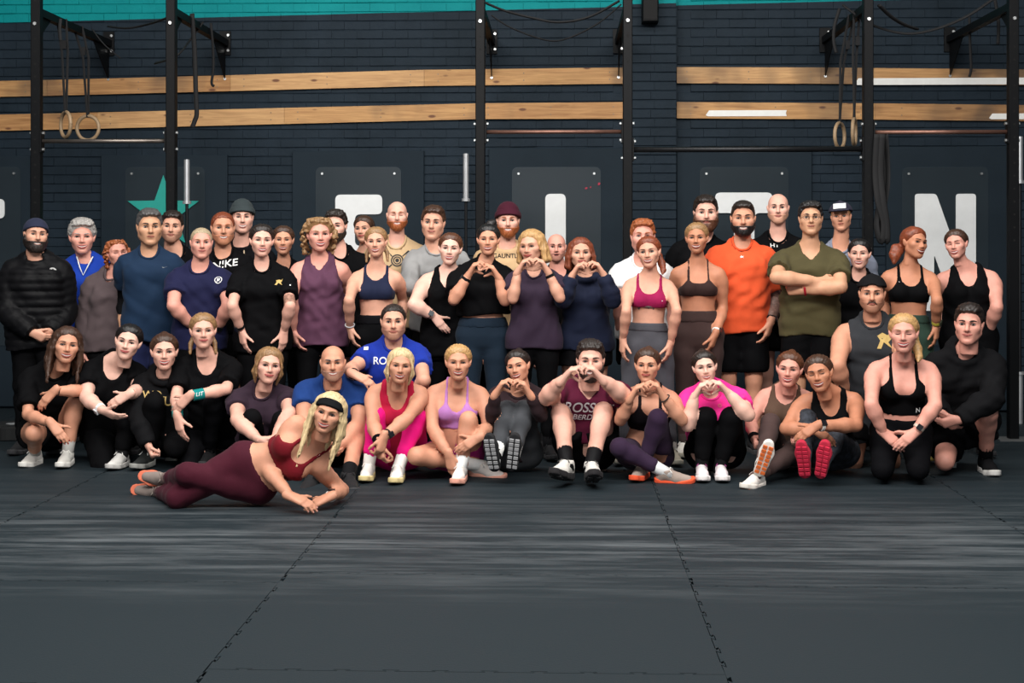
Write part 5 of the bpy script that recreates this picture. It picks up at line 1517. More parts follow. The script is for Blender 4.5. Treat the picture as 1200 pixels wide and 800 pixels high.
p = stand('ginger bearded man in a black tee with slanted white lettering', 'm', 'warm', 10.62, 262.5, 249, 287, bx=262, yaw=3, mouth='teeth', eyes='smile', browc='ginger')
hair(p, 'crop', 'copper'); beard(p, 'stubble', 'ginger'); top(p, 'tee', BLK); decal(p, 'tshirt', 'NIKE', 264, 309, .062, rotz=.25); bottom(p, 'shorts', BLK); dark_shoes(p)

p = stand('tall man in a dark grey beanie and black hoodie with cream drawstring', 'm', 'fair', 11.0, 285, 241, 270, bx=283, yaw=2, mouth='teeth', eyes='smile', hs=.99)
hair(p, 'buzz', 'brown'); hat(p, 'beanie', (50, 58, 60), 'beanie'); top(p, 'long', BLK2, 'hoodie', sleeve=2, ease=.022, hood=True); bottom(p, 'trousers', BLK); dark_shoes(p)
dc = MB().tube([p.N - p.B * .085 - p.U * .0 + p.R * .03 - p.base, p.N - p.B * .135 - p.U * .06 + p.R * .034 - p.base, p.N - p.B * .155 - p.U * .15 + p.R * .036 - p.base], .005, 6); dc.build('drawstring', cloth((200, 180, 150)), p.gm['hoodie'][2])

p = stand('dark haired woman in an oversized black tee with a small gold emblem, arms hanging', 'f', 'fair', 10.0, 308, 264, 301, bx=308, yaw=4, roll=2, mouth='teeth', eyes='smile', sw=1.06, ga=1.0,
          arms=((272, 358, 283, 388, -.13, 'lap', dict(tip=(287, 412, -.0), palm=(.7, .7, -.1))), (340, 358, 333, 388, -.13, 'lap', dict(tip=(331, 412, -.0), palm=(-.7, .7, -.1)))))
hair(p, 'lowbun', 'dark'); top(p, 'tee', BLK, ease=.014, hem=-.20, sleeve=.68, loose=.8, wr=.006); gold = mat('gold_print', (190, 160, 96), .6)
decal(p, 'tshirt', '#lion', 327.5, 331, .055, gold); decal(p, 'tshirt', '#patch', 340, 334, .010); watch(p, 0); sleeve_part(p, 1, 'tattoo', mat('inked_skin', (150, 112, 96), .5, var=.5, scale=60), .72, 1.0, .0018, 'upper'); bottom(p, 'leggings', BLK); dark_shoes(p)

p = stand('brunette woman in a black top and thin necklace, behind the gold emblem tee', 'f', 'warm', 10.5, 333, 266, 298, bx=333, yaw=-2, mouth='teeth', eyes='smile')
hair(p, 'lowbun', 'brown'); top(p, 'tee', BLK); bottom(p, 'leggings', BLK); dark_shoes(p)

p = stand('curly blonde woman in a long plum tank top', 'f', 'pink', 10.2, 375, 256, 295, bx=375, yaw=6, mouth='teeth', eyes='smile', sw=1.08, ga=1.1, browc='dirty',
          arms=((342, 350, 343, 388, -.12, 'relax', dict(tip=(350, 410, 0))), (406, 350, 408, 384, .05, 'relax')))
hair(p, 'curly', 'dirty', sc=1.0); top(p, 'tank', (84, 52, 72), ease=.012, sleeve=0, hem=-.20, neck='halter', loose=1.0, wr=.006); bottom(p, 'leggings', BLK); dark_shoes(p)

p = stand('dark bearded man in a black tee behind the plum tank top', 'm', 'fair', 10.75, 394, 248, 284, bx=399, yaw=-10, mouth='teeth', eyes='smile')
hair(p, 'messy', 'dark'); beard(p, 'short', 'dark'); top(p, 'tee', BLK); bottom(p, 'shorts', BLK); dark_shoes(p)

p = stand('woman with slicked back hair and a thin blue strap, behind the navy bra', 'f', 'light', 11.25, 427, 254, 284, bx=427, yaw=-18, roll=-4, mouth='smile')
hair(p, 'lowbun', 'brown'); top(p, 'bra', (40, 90, 150), sleeve=0, hem=.5, neck='none', ease=.006, loose=0, wr=0); bottom(p, 'leggings', BLK); dark_shoes(p)

p = stand('blonde woman in a navy sports bra and black leggings', 'f', 'light', 10.1, 441.5, 268, 300, bx=441, yaw=-6, roll=-2, mouth='teeth', eyes='smile', sw=1.0, browc='brown', bra=('u', .86), bust=.92, gw=.95,
          arms=((409, 352, 410, 383, -.12, 'relax', dict(tip=(414, 408, 0))), (472, 352, 470, 385, .02, 'relax')))
hair(p, 'braids', 'dirty'); top(p, 'bra', (26, 32, 56), sleeve=0, hem=.57, neck='none', ease=.006, loose=0, wr=0); bottom(p, 'leggings', BLK, waist=.34); waistband(p, 'leggings', .345, .13, BLK2); cuff(p, 0, (170, 172, 176), .008, .02, 'bracelet'); dark_shoes(p)

p = stand('shaven headed man with ginger beard in a beige tee with ring print', 'm', 'fair', 10.85, 466, 236, 270, bx=465, mouth='teeth', eyes='closed', browc='ginger')
beard(p, 'short', 'ginger'); top(p, 'tee', (186, 158, 122), ease=.016); decal(p, 'tshirt', '#ringbig', 465.5, 305, .095, mat('black_print', (24, 24, 24), .6)); bottom(p, 'shorts', BLK); dark_shoes(p)

p = stand('short haired man in a light grey long sleeved top', 'm', 'light', 10.7, 508, 243, 281, bx=512, yaw=-6, roll=3, mouth='smile', gw=1.0,
          arms=((479, 335, 500, 345, -.22, 'clasp', dict(tip=(515, 345, 0))), (546, 335, 525, 345, -.22, 'clasp', dict(tip=(510, 350, 0)))))
hair(p, 'short', 'brown'); top(p, 'long', (138, 138, 138), 'long_sleeve_top', sleeve=2, ease=.012, wr=.006); bottom(p, 'trousers', BLK); dark_shoes(p)

p = stand('woman in a loose black tank top with a black watch, hand on thigh', 'f', 'pale', 10.3, 528, 274, 310, bx=526, yaw=-3, roll=4, mouth='teeth', eyes='smile', sw=1.16, ga=1.28, gw=1.14, browc='brown',
          arms=((485, 357, 508, 370, -.20, 'lap', dict(tip=(523, 388, -.02), palm=(.3, .8, -.4))), (560, 357, 548, 385, -.02, 'relax')))
hair(p, 'lowbun', 'chestnut'); top(p, 'tank', BLK, sleeve=0, hem=-.30, neck='none', ease=.016, loose=1.0); watch(p, 0, face=(90, 94, 98)); bottom(p, 'leggings', BLK); dark_shoes(p)

p = stand('dark haired woman with a top bun and black tee making a heart', 'f', 'warm', 10.15, 572.5, 264, 299, bx=566, yaw=-3, mouth='teeth', eyes='smile', sw=1.12, ga=1.1, gw=1.08, gl=1.08,
          arms=((532, 351, 549, 322, -.24, 'heart'), (592, 352, 584, 325, -.24, 'heart')))
hair(p, 'topbun', 'black'); top(p, 'tee', BLK, ease=.016, hem=.31, sleeve=.72, loose=1.0); watch(p, 0); bottom(p, 'leggings', (24, 38, 52), waist=.27); waistband(p, 'leggings', .275, .14, (24, 38, 52)); dark_shoes(p)

p = stand('bearded man in a burgundy beanie and beige hoodie', 'm', 'fair', 10.85, 595.5, 243, 276, bx=594, mouth='teeth', eyes='smile', browc='ginger', hs=1.0)
hair(p, 'buzz', 'brown'); beard(p, 'short', 'ginger'); hat(p, 'beanie', (62, 18, 34), 'beanie'); top(p, 'long', (192, 160, 122), 'hoodie', sleeve=2, ease=.024, hood=True)
decal(p, 'hoodie', 'GAUNTLET', 596, 299.5, .034, mat('black_print', (24, 24, 24), .6), off=.006); bottom(p, 'trousers', BLK); dark_shoes(p)

p = stand('blonde woman in a dark purple tee holding heart hands before her mouth', 'f', 'light', 10.05, 623, 270, 308, bx=626, yaw=-22, pitch=-4, roll=-4, mouth='smile', eyes='smile', browc='dirty', sw=1.04, gw=1.04,
          arms=((601, 350, 607, 318, -.26, 'heart'), (656, 349, 642, 318, -.26, 'heart')))
hair(p, 'loose', 'blonde'); top(p, 'tee', (48, 36, 52), ease=.012, hem=-.13, sleeve=.6, loose=.8); watch(p, 1); bottom(p, 'leggings', BLK); dark_shoes(p)

p = stand('bald man in a black tee peering between the two heart makers', 'm', 'pink', 10.75, 652, 274, 306, bx=655, mouth='open', browc='brown')
beard(p, 'stubble', 'brown'); top(p, 'tee', BLK); bottom(p, 'shorts', BLK); dark_shoes(p)

p = stand('auburn haired woman in a navy hoodie holding heart hands at her chin', 'f', 'light', 10.2, 680.5, 279, 315, bx=686, yaw=4, roll=-1, mouth='smile', browc='brown', gw=1.05,
          arms=((660, 352, 671, 322, -.26, 'heart'), (718, 352, 707, 321, -.26, 'heart')), legs=((None, None, 0, 0, 'F'), None) if False else (None, None))
hair(p, 'loose', 'copper', sc=.98); top(p, 'long', (20, 26, 46), 'hoodie', sleeve=2, ease=.018, hem=-.12, hood=True, wr=.006, fore=.93); bottom(p, 'shorts', BLK, cut=.45); dark_shoes(p)

p = stand('ginger man in a white tee half hidden behind the magenta bra', 'm', 'pink', 10.5, 753, 259, 298, bx=752, yaw=2, pitch=4, mouth='flat', eyes='smile', browc='ginger', gw=1.0,
          arms=((726, 357, 727, 392, -.02, 'relax'), (786, 350, 784, 385, .0, 'relax')))
hair(p, 'messy', 'ginger'); top(p, 'tee', (216, 216, 216), sleeve=.6); bottom(p, 'shorts', BLK); dark_shoes(p)

p = stand('woman in a magenta sports bra and grey leggings with a rib tattoo', 'f', 'light', 9.85, 760, 278, 314, bx=761, hipx=759, yaw=-8, roll=-6, mouth='teeth', eyes='open', browc='brown', bra=('u', .77), gw=.95, ga=.95,
          arms=((734, 365, 730, 398, -.14, 'relax', dict(tip=(729, 415, 0))), (793, 364, 786, 402, -.15, 'relax', dict(tip=(782, 421, 0)))), stance=.17)
hair(p, 'sidepony', 'copper'); top(p, 'bra', (142, 22, 72), sleeve=0, hem=.57, neck='none', ease=.006, loose=0, wr=0); decal(p, 'body', '#cat', 757, 360.5, .045, mat('tattoo_ink', (84, 74, 72), .6), 'tattoo', off=.003)
decal(p, 'sports_bra', '#patch', 776, 352.5, .006); bottom(p, 'leggings', (72, 72, 78), waist=.34); waistband(p, 'leggings', .345, .13, (72, 72, 78)); shoes(p, (150, 144, 130), (190, 186, 170), sock=(214, 212, 206), sockh=.14)

p = stand('tanned woman in a dark brown sports bra and brown leggings with white watch', 'f', 'tan', 10.2, 816, 262, 297, bx=818, yaw=-4, roll=-1, mouth='teeth', eyes='smile', browc='brown', bra=('straight', .77), gw=.97, sw=1.05,
          arms=((795, 362, 795, 398, .0, 'relax'), (847, 362, 838, 392, -.15, 'relax', dict(tip=(832, 411, 0)))))
hair(p, 'pony', 'dirty'); top(p, 'bra', (50, 34, 32), sleeve=0, hem=.565, neck='none', ease=.006, loose=0, wr=0); watch(p, 1, (220, 218, 214), (40, 40, 44)); bottom(p, 'leggings', (62, 46, 44), waist=.35); waistband(p, 'leggings', .355, .16, (58, 43, 41)); shoes(p, (206, 204, 196), (190, 186, 170), sock=(60, 50, 48))

p = stand('tall man with a ginger beard in a black tee', 'm', 'fair', 10.9, 826.5, 231, 270, bx=823, yaw=3, mouth='flat', gw=1.08, browc='brown')
hair(p, 'short', 'dark'); beard(p, 'full', 'chestnut'); top(p, 'tee', BLK); bottom(p, 'shorts', BLK); dark_shoes(p)

p = stand('bearded man in a bright orange tee with a tattooed forearm', 'm', 'warm', 10.45, 870, 237, 277, bx=868, yaw=1, mouth='teeth', eyes='smile', gw=1.04, ga=1.1,
          arms=((838, 352, 842, 383, -.02, 'relax'), (908, 348, 903, 378, -.12, 'relax', dict(tip=(897, 398, 0)))))
hair(p, 'fade', 'dark'); beard(p, 'short', 'black'); top(p, 'tee', (216, 84, 46), ease=.018, sleeve=.78, hem=-.15, loose=1.0, wr=.006); decal(p, 'tshirt', '#shark', 869.5, 301, .028); sleeve_part(p, 1, 'tattoo', mat('inked_skin_dark', (112, 84, 74), .5, var=.6, scale=55), .0, .86, .002)
watch(p, 1); bottom(p, 'shorts', BLK, cut=.85); shoes(p, (34, 34, 36), (70, 70, 72), sock=(24, 24, 26))

p = stand('bald man in a black tee with small white chest lettering', 'm', 'fair', 10.85, 911, 227, 262, bx=911, mouth='flat', gw=1.05, browc='brown')
beard(p, 'stubble', 'sandy'); top(p, 'tee', BLK, sleeve=.62); decal(p, 'tshirt', 'HY', 908, 287.5, .036); decal(p, 'tshirt', '#line', 914, 281.8, .009); bottom(p, 'shorts', BLK); dark_shoes(p)

p = stand('man with glasses in an olive tee with folded arms', 'm', 'asian', 10.1, 949, 238, 276, bx=949, pitch=5, yaw=2, mouth='smile', browc='black', gw=1.04, ga=1.02, sw=1.05,
          arms=((910, 325, 961, 330, -.26, 'fist', dict(dir=(1, .1, -.02), palm=(0, 1, -.2), pref=0)), (985, 336, 940, 340, -.20, 'fist', dict(dir=(-1, .25, .0), palm=(0, 1, .2)))))
hair(p, 'messy', 'black'); glasses(p); top(p, 'tee', (72, 66, 42), ease=.013, sleeve=.66, hem=-.13, loose=.9, neck='v', wr=.006); cuff(p, 1, (150, 24, 40), .016, .02, 'wristband'); bottom(p, 'shorts', BLK, cut=.8); dark_shoes(p)

p = stand('man in a dark cap with white front panel and grey blue tee', 'm', 'warm', 10.75, 984.5, 240, 270, bx=984, roll=-4, pitch=3, yaw=-4, mouth='flat', browc='sandy')
hair(p, 'buzz', 'sandy'); hat(p, 'cap', (44, 42, 58), 'baseball_cap', 1.08); top(p, 'tee', (124, 130, 146)); bottom(p, 'shorts', BLK); dark_shoes(p)
cp = MB()
for s_ in [(-.030, .030)]:
    Vq = []
    for xx in np.linspace(-.046, .046, 7):
        for zz in np.linspace(.066, .108, 4): Vq.append((xx, -.0985 + 3.4 * xx * xx + (zz - .066) * .75, zz))
    Fq = [(i * 4 + j, i * 4 + j + 1, (i + 1) * 4 + j + 1, (i + 1) * 4 + j) for i in range(6) for j in range(3)]
    cp.add((np.array(Vq) * p.hsc * 1.10) @ p.HR.T + p.HC - p.base, Fq)
cp.build('cap_panel', M_WHITEPRINT, p.obj)

p = stand('dark haired woman in a plain black tee with thin necklace beside the olive tee', 'f', 'fair', 10.5, 1006, 281, 315, bx=1005, yaw=-4, mouth='teeth', eyes='smile', gw=1.05)
hair(p, 'lowbun', 'black'); top(p, 'tee', BLK, ease=.018); bottom(p, 'trousers', BLK); dark_shoes(p)

p = stand('copper haired woman in a black sports bra and green shorts looking sideways', 'f', 'tan', 10.1, 1070, 267, 303, bx=1066, hipx=1064, yaw=38, roll=8, mouth='teeth', eyes='smile', browc='brown', bra=('u', .77), sw=1.05,
          arms=((1036, 354, 1040, 388, .02, 'relax'), (1098, 352, 1097, 382, -.12, 'relax', dict(tip=(1097, 402, 0)))))
hair(p, 'lowpony', 'copper'); top(p, 'bra', BLK, sleeve=0, hem=.53, neck='none', ease=.006, loose=0, wr=0); decal(p, 'sports_bra', '#tick', 1056, 330, .016); watch(p, 1, (170, 160, 60), (60, 62, 50)); bottom(p, 'bikeshorts', (44, 64, 54), waist=.35, cut=.5); waistband(p, 'shorts', .355, .12, (42, 61, 52))
shoes(p, (200, 204, 214), (236, 214, 120), sock=(220, 220, 220))

p = stand('woman in a black tank top grinning with closed eyes, leaning by the letter N', 'f', 'pink', 10.35, 1119, 270, 303, bx=1133, hipx=1136, yaw=-14, roll=-8, mouth='teeth', eyes='closed', browc='brown', sw=1.22, ga=1.18, gw=1.1,
          arms=((1104, 360, 1106, 392, .04, 'relax'), (1168, 360, 1157, 392, -.03, 'relax')))
hair(p, 'pony', 'brown'); top(p, 'tank', BLK, sleeve=0, hem=-.3, neck='none', ease=.010, loose=.8); watch(p, 1); bottom(p, 'leggings', BLK); dark_shoes(p)

# ---- middle row, kneeling
p = sit('dark haired man in a royal blue tee with a hand on the balding man\'s shoulder', 'm', 'light', 1.80, (464, .29, 9.90), (462, 403, 9.78), (461, 357, 398, 9.72), mouth='smile', gw=.98, ga=.95, sw=.92,
        arms=((411, 432, 414, 438, -.42, 'lap', dict(tip=(426, 444, -.02))), (497, 446, 486, 462, -.16, 'fist')),
        legs=((440, 540, 441, 535, 10.2, dict(toe=(0, .3, -1), up=(0, 1, .3))), (488, 540, 488, 535, 10.2, dict(toe=(0, .3, -1), up=(0, 1, .3)))))
hair(p, 'crop', 'dark'); beard(p, 'stubble', 'brown'); top(p, 'tee', (22, 46, 142), ease=.014, sleeve=.55, hem=-.12); decal(p, 'tshirt', 'RO', 445.5, 422.5, .050); decal(p, 'tshirt', '#patch', 429, 408, .030); cuff(p, 0, (24, 24, 26), .012, .015); bottom(p, 'shorts', BLK); dark_shoes(p)

p = sit('moustached man in a charcoal sleeveless top and black backwards cap', 'm', 'warm', 1.80, (1022, .36, 9.88), (1022, 377, 9.78), (1022, 324, 366, 9.70), mouth='flat', browc='brown', gw=1.05, ga=1.18, sw=1.05,
        arms=((981, 428, 990, 462, -.12, 'fist'), (1058, 428, 1050, 462, -.12, 'fist')),
        legs=((1000, 541, 998, 536, 10.22, dict(toe=(0, .3, -1), up=(0, 1, .3))), (1044, 541, 1046, 536, 10.22, dict(toe=(0, .3, -1), up=(0, 1, .3)))))
hair(p, 'buzz', 'brown'); beard(p, 'mous', 'brown'); beard(p, 'stubble', 'brown'); hat(p, 'capback', (22, 22, 24), 'backwards_cap'); top(p, 'tank', (46, 48, 52), sleeve=0, hem=-.24, neck='crew', ease=.014, loose=1.0, wr=.006)
decal(p, 'tank_top', '#lion', 1037, 399, .11, gold); bottom(p, 'shorts', BLK); dark_shoes(p)

# ---- front row
p = sit('long haired woman crouching in a black tee with bare knees and white trainers', 'f', 'warm', 1.70, (55, .19, 9.92), (63, 433, 9.70), (78, 384, 425, 9.60), yaw=4, roll=8, mouth='teeth', eyes='smile', ty=12, nails=(150, 20, 40), browc='brown',
        arms=((33, 486, 60, 496, -.36, 'lap', dict(tip=(76, 516, -.03), palm=(.0, .6, -.5))), (92, 458, 64, 458, -.34, 'lap', dict(tip=(46, 476, -.02), palm=(0, .7, -.5)))),
        legs=((40, 508, 41, 531, 9.72, dict(toe=(-.12, -1, 0), up=(0, 0, 1))), (88, 473, 79, 531, 'F', dict(toe=(.05, -1, 0)))))
hair(p, 'long', 'brown'); top(p, 'tee', BLK, ease=.016, sleeve=.8, hem=-.1, loose=1.0); bottom(p, 'shorts', BLK, cut=.40); shoes(p, (214, 212, 206), (226, 224, 218), sock=(180, 178, 174), sockh=.12); cuff(p, 1, (40, 34, 30), .006, .02, 'bracelet')

p = sit('smiling woman kneeling in a plain black tee with a white watch', 'f', 'pale', 1.66, (131, .22, 9.92), (134, 426, 9.72), (150, 381, 421, 9.62), yaw=-8, roll=12, mouth='smile', eyes='smile', gw=1.14, ga=1.2, gl=1.1, browc='black',
        arms=((101, 466, 121, 481, -.30, 'lap', dict(tip=(139, 490, -.03), palm=(.1, .6, .5))), (162, 458, 151, 462, -.34, 'lap', dict(tip=(131, 473, -.02), palm=(0, .8, -.3)))),
        legs=((120, 545, 122, 536, 10.05, dict(toe=(0, .3, -1), up=(0, 1, .3))), (152, 480, 143, 533, 'F', dict(toe=(-.2, -1, 0)))))
hair(p, 'lowbun', 'black'); top(p, 'tee', BLK, ease=.016, hem=-.14, sleeve=.6, loose=1.0, neck='scoop'); watch(p, 0, (222, 222, 222), (200, 200, 202)); bottom(p, 'trousers', BLK); shoes(p, (206, 204, 200), (190, 188, 184), sock=(30, 30, 32))

p = sit('young woman in a black hoodie with faded gold lettering', 'f', 'fair', 1.64, (194, .16, 9.78), (193, 441, 9.66), (192.5, 392, 433, 9.56), yaw=0, mouth='teeth', browc='dark',
        arms=((162, 490, 174, 522, -.24, 'fist'), (214, 482, 206, 506, .02, 'fist')),
        legs=((181, 471, 173, 533, 'F', dict(toe=(-.3, -1, 0))), (205, 524, 203, 522, 9.95, dict(toe=(0, .3, -1), up=(0, 1, .3)))))
hair(p, 'bun', 'brown'); top(p, 'long', (19, 19, 21), 'hoodie', sleeve=2, ease=.022, hem=-.05, hood=True); decal(p, 'hoodie', 'WO', 178, 462, .05, gold); decal(p, 'hoodie', 'VUT', 197, 470, .06, gold); bottom(p, 'trousers', BLK); shoes(p, (40, 42, 42), (150, 150, 146), sock=(28, 28, 30))

p = sit('fair haired woman kneeling in a black tee with teal wristbands', 'f', 'fair', 1.72, (246, .22, 9.88), (243, 420, 9.66), (238, 368, 408, 9.58), yaw=2, mouth='smile', browc='dirty', sw=1.06, gw=1.04,
        arms=((207, 462, 208, 488, -.34, 'lap', dict(tip=(213, 514, -.02), palm=(.5, .8, 0))), (265, 456, 222, 464, -.40, 'lap', dict(tip=(203, 482, -.0), palm=(.2, .9, -.2)))),
        legs=((222, 545, 224, 536, 10.0, dict(toe=(0, .3, -1), up=(0, 1, .3))), (250, 473, 245, 530, 'F', dict(toe=(0, -1, 0)))))
hair(p, 'braids', 'dirty'); top(p, 'tee', BLK, ease=.018, hem=-.14, sleeve=.82, loose=1.0, neck='scoop'); teal = (10, 128, 126)
for i_, d_ in ((0, .045), (1, .06)):
    o_ = cuff(p, i_, teal, .075, d_)
    ax_ = unit(p.W[i_] - p.E[i_]); c_ = p.W[i_] - ax_ * d_; nrm = unit(v3(0, -1, .1) - ax_ * (v3(0, -1, .1) @ ax_)); uu = np.cross(nrm, ax_)
    P2, F2 = FONT['LIT']; sgn = 1 if i_ == 1 else -1
    if i_ == 1: r_, u_ = -ax_ , unit(np.cross(nrm, -ax_)) * 1
    else: r_, u_ = ax_, unit(np.cross(nrm, ax_))
    if i_ == 1: r_ = -ax_
    r_ = r_ if r_[0] > 0 else -r_
    u_ = u_ if u_[2] > 0 else -u_
    Vt = [c_ + r_ * (x * .026) + u_ * (y * .026) + nrm * (math.sqrt(max(.039 ** 2 - (y * .026) ** 2, 0)) + .001) - p.base for x, y in P2]
    link('print', new_mesh('print', np.array(Vt), [tuple(f) for f in F2]), M_WHITEPRINT, o_)
bottom(p, 'leggings', BLK2, ease=.008); dark_shoes(p)

p = sit('smiling woman sitting in a dark plum tee, forearms reaching down over her knees', 'f', 'fair', 1.66, (312, .13, 9.66), (307, 458, 9.50), (315, 408, 449, 9.40), yaw=6, roll=8, mouth='smile', browc='dirty', sw=1.06, ga=1.18, gw=1.1,
        arms=((278, 492, 303, 515, -.36, 'clasp', dict(tip=(314, 523, -.0))), (339, 484, 322, 514, -.36, 'clasp', dict(tip=(308, 523, 0)))),
        legs=((295, 490, 292, 538, 'F'), (330, 492, 325, 540, 'F')))
hair(p, 'halfup', 'dirty', sc=1.0); top(p, 'tee', (48, 34, 46), ease=.014, hem=.05, sleeve=.5); bottom(p, 'leggings', BLK); dark_shoes(p)

p = sit('balding man in a cobalt blue tee sitting behind the blonde woman lying down', 'm', 'warm', 1.80, (388, .13, 9.66), (390, 450, 9.42), (390, 405, 446, 9.30), mouth='teeth', eyes='smile', browc='salt', gw=1.02, ga=1.05,
        arms=((356, 495, 378, 520, -.34, 'clasp'), (420, 497, 402, 520, -.34, 'clasp')),
        legs=((358, 512, 366, 560, 9.0), (420, 505, 408, 558, 9.0)))
beard(p, 'stubble', 'salt'); top(p, 'tee', (23, 54, 112), ease=.014, hem=.05, sleeve=.52); bottom(p, 'shorts', BLK, cut=.6); dark_shoes(p)

p = sit('silver blonde woman in a red tank top and hot pink leggings', 'f', 'warm', 1.68, (466, .12, 9.50), (466, 452, 9.22), (469, 409, 449, 9.10), yaw=2, roll=6, mouth='teeth', eyes='smile', browc='dirty', ga=1.08, sw=1.04,
        arms=((437, 496, 445, 520, -.30, 'clasp', dict(tip=(447, 540, -.02), palm=(.6, .6, 0))), (477, 490, 450, 512, -.36, 'clasp', dict(tip=(444, 535, -.02), palm=(-.6, .6, 0)))),
        legs=((441, 487, 432, 546, 'F', dict(toe=(-.05, -1, 0))), (489, 488, 467, 548, 'F', dict(toe=(-.08, -1, 0)))))
hair(p, 'halfup', 'light', sc=1.0); top(p, 'tank', (172, 24, 58), sleeve=0, hem=-.05, neck='none', ease=.007, loose=.2, wr=.002); bottom(p, 'leggings', (226, 20, 124), cut=.80, waist=.1); cuff(p, 0, BLK, .055, .03); watch(p, 1)
shoes(p, (236, 234, 228), (226, 206, 150), sock=(236, 234, 230), sockh=.10)

p = sit('blonde woman in a lilac sports bra with one knee raised, bare legs', 'f', 'warm', 1.68, (534, .12, 9.42), (536, 452, 9.32), (537, 405, 445, 9.20), mouth='teeth', eyes='smile', browc='dirty', bra='v', ga=1.05, sw=1.08, gw=.98,
        arms=((507, 502, 526, 533, -.28, 'lap', dict(tip=(530, 552, .0), palm=(.3, .8, -.4))), (572, 500, 560, 513, -.32, 'lap', dict(tip=(538, 527, -.03), palm=(-.1, .95, -.3)))),
        legs=((488, 534, 561, 545, 9.30, dict(toe=(.9, -.25, -.1), up=(0, -.3, 1))), (549, 492, 540, 549, 'F', dict(toe=(-.15, -1, 0)))))
hair(p, 'lowbun', 'blonde'); top(p, 'bra', (178, 120, 184), sleeve=0, hem=.44, neck='none', ease=.007, loose=0, wr=0); bottom(p, 'bikeshorts', (160, 30, 110), waist=.16, cut=.42); shoes(p, (230, 222, 216), (236, 170, 150), sock=(236, 236, 234), sockh=.10)

p = sit('dark haired woman in a brown long sleeve making a heart, grey leggings, black soles forward', 'f', 'warm', 1.66, (604, .12, 9.52), (607, 455, 9.40), (607, 412, 447, 9.28), yaw=-16, roll=-12, mouth='teeth', eyes='smile', browc='black',
        arms=((577, 488, 581, 461, -.33, 'heart'), (634, 486, 621, 462, -.33, 'heart')),
        legs=((594, 480, 581, 535, 8.98, dict(toe=(-.15, -.35, .93))), (614, 480, 602, 535, 8.98, dict(toe=(.1, -.35, .93)))))
hair(p, 'bun', 'dark'); top(p, 'long', (44, 30, 34), 'long_sleeve_top', sleeve=2, ease=.007, hem=-.05, loose=.2, wr=.003); bottom(p, 'leggings', (62, 64, 68), cut=.82)
shoes(p, (24, 24, 26), (34, 34, 36), lace=(40, 40, 42), sock=(232, 232, 230), tread=(150, 150, 152), sockh=.10)

p = sit('dark haired man in a burgundy lettered tee making a heart with his hands, bare shins', 'm', 'fair', 1.82, (688, .13, 9.50), (690, 450, 9.36), (692, 401, 446, 9.24), mouth='teeth', eyes='smile', gw=1.06, ga=1.1,
        arms=((640, 466, 659, 445, -.40, 'heart', dict(ang=50)), (731, 463, 705, 444, -.40, 'heart', dict(ang=50))),
        legs=((657, 484, 664, 544, 8.98, dict(toe=(-.35, -.90, .22))), (707, 482, 693, 546, 8.96, dict(toe=(.05, -.95, .24)))))
hair(p, 'messy', 'dark'); beard(p, 'short', 'dark'); top(p, 'tee', (84, 20, 46), ease=.014, hem=.24, sleeve=.55, loose=.7, neck='v'); silv = mat('silver_print', (196, 190, 194), .6)
decal(p, 'tshirt', 'CROSSFIT', 685, 477, .062, silv, off=.008); decal(p, 'tshirt', 'ABERDEEN', 688, 488, .038, silv, off=.008); bottom(p, 'shorts', BLK, cut=.6); shoes(p, (208, 204, 198), (40, 38, 40), sock=(20, 20, 22), lace=(60, 60, 60), sockh=.12, tread=(30, 30, 32))

p = sit('woman in a black sports bra and aubergine leggings making a heart, orange soled trainers', 'f', 'warm', 1.66, (757, .12, 9.46), (762, 457, 9.36), (758.5, 409, 448, 9.24), yaw=-6, mouth='smile', browc='brown', bra='v', bust=1.12, ga=1.05,
        arms=((727, 492, 739, 466, -.32, 'heart'), (799, 492, 777, 464, -.30, 'heart')),
        legs=((726, 524, 779, 553, 9.10, dict(toe=(.95, -.15, .0), up=(0, -.3, 1))), (771, 490, 753, 546, 'F', dict(toe=(-.42, -1, 0)))))
hair(p, 'bun', 'brown'); top(p, 'bra', (24, 20, 24), sleeve=0, hem=.44, neck='none', ease=.007, loose=0, wr=0); decal(p, 'sports_bra', '#tick', 776, 477, .014); bottom(p, 'leggings', (50, 34, 56), cut=.80, waist=.18); cuff(p, 1, (50, 44, 42), .008, .02, 'bracelet')
shoes(p, (158, 142, 132), (232, 90, 56), sock=(222, 222, 222), sockh=.11)

p = sit('woman in a hot pink tee and black leggings making a heart', 'f', 'pale', 1.66, (838, .13, 9.52), (834, 458, 9.38), (826, 413, 448, 9.26), yaw=3, roll=-8, mouth='teeth', eyes='smile', browc='dark', gw=1.14, ga=1.18, gl=1.1, sw=1.08,
        arms=((806, 498, 814, 464, -.26, 'heart'), (877, 486, 853, 460, -.26, 'heart', dict(ang=50))),
        legs=((827, 489, 822, 546, 'F', dict(toe=(-.05, -1, 0))), (857, 489, 844, 546, 'F', dict(toe=(-.0, -1, 0)))))
hair(p, 'bun', 'dark'); top(p, 'tee', (238, 52, 146), ease=.012, hem=.26, sleeve=.55, loose=.5); decal(p, 'tshirt', '#ring', 843.5, 475, .022, gold); bottom(p, 'leggings', BLK, ease=.007); shoes(p, (232, 222, 224), (238, 232, 230), sock=(22, 22, 24), lace=(150, 60, 120))

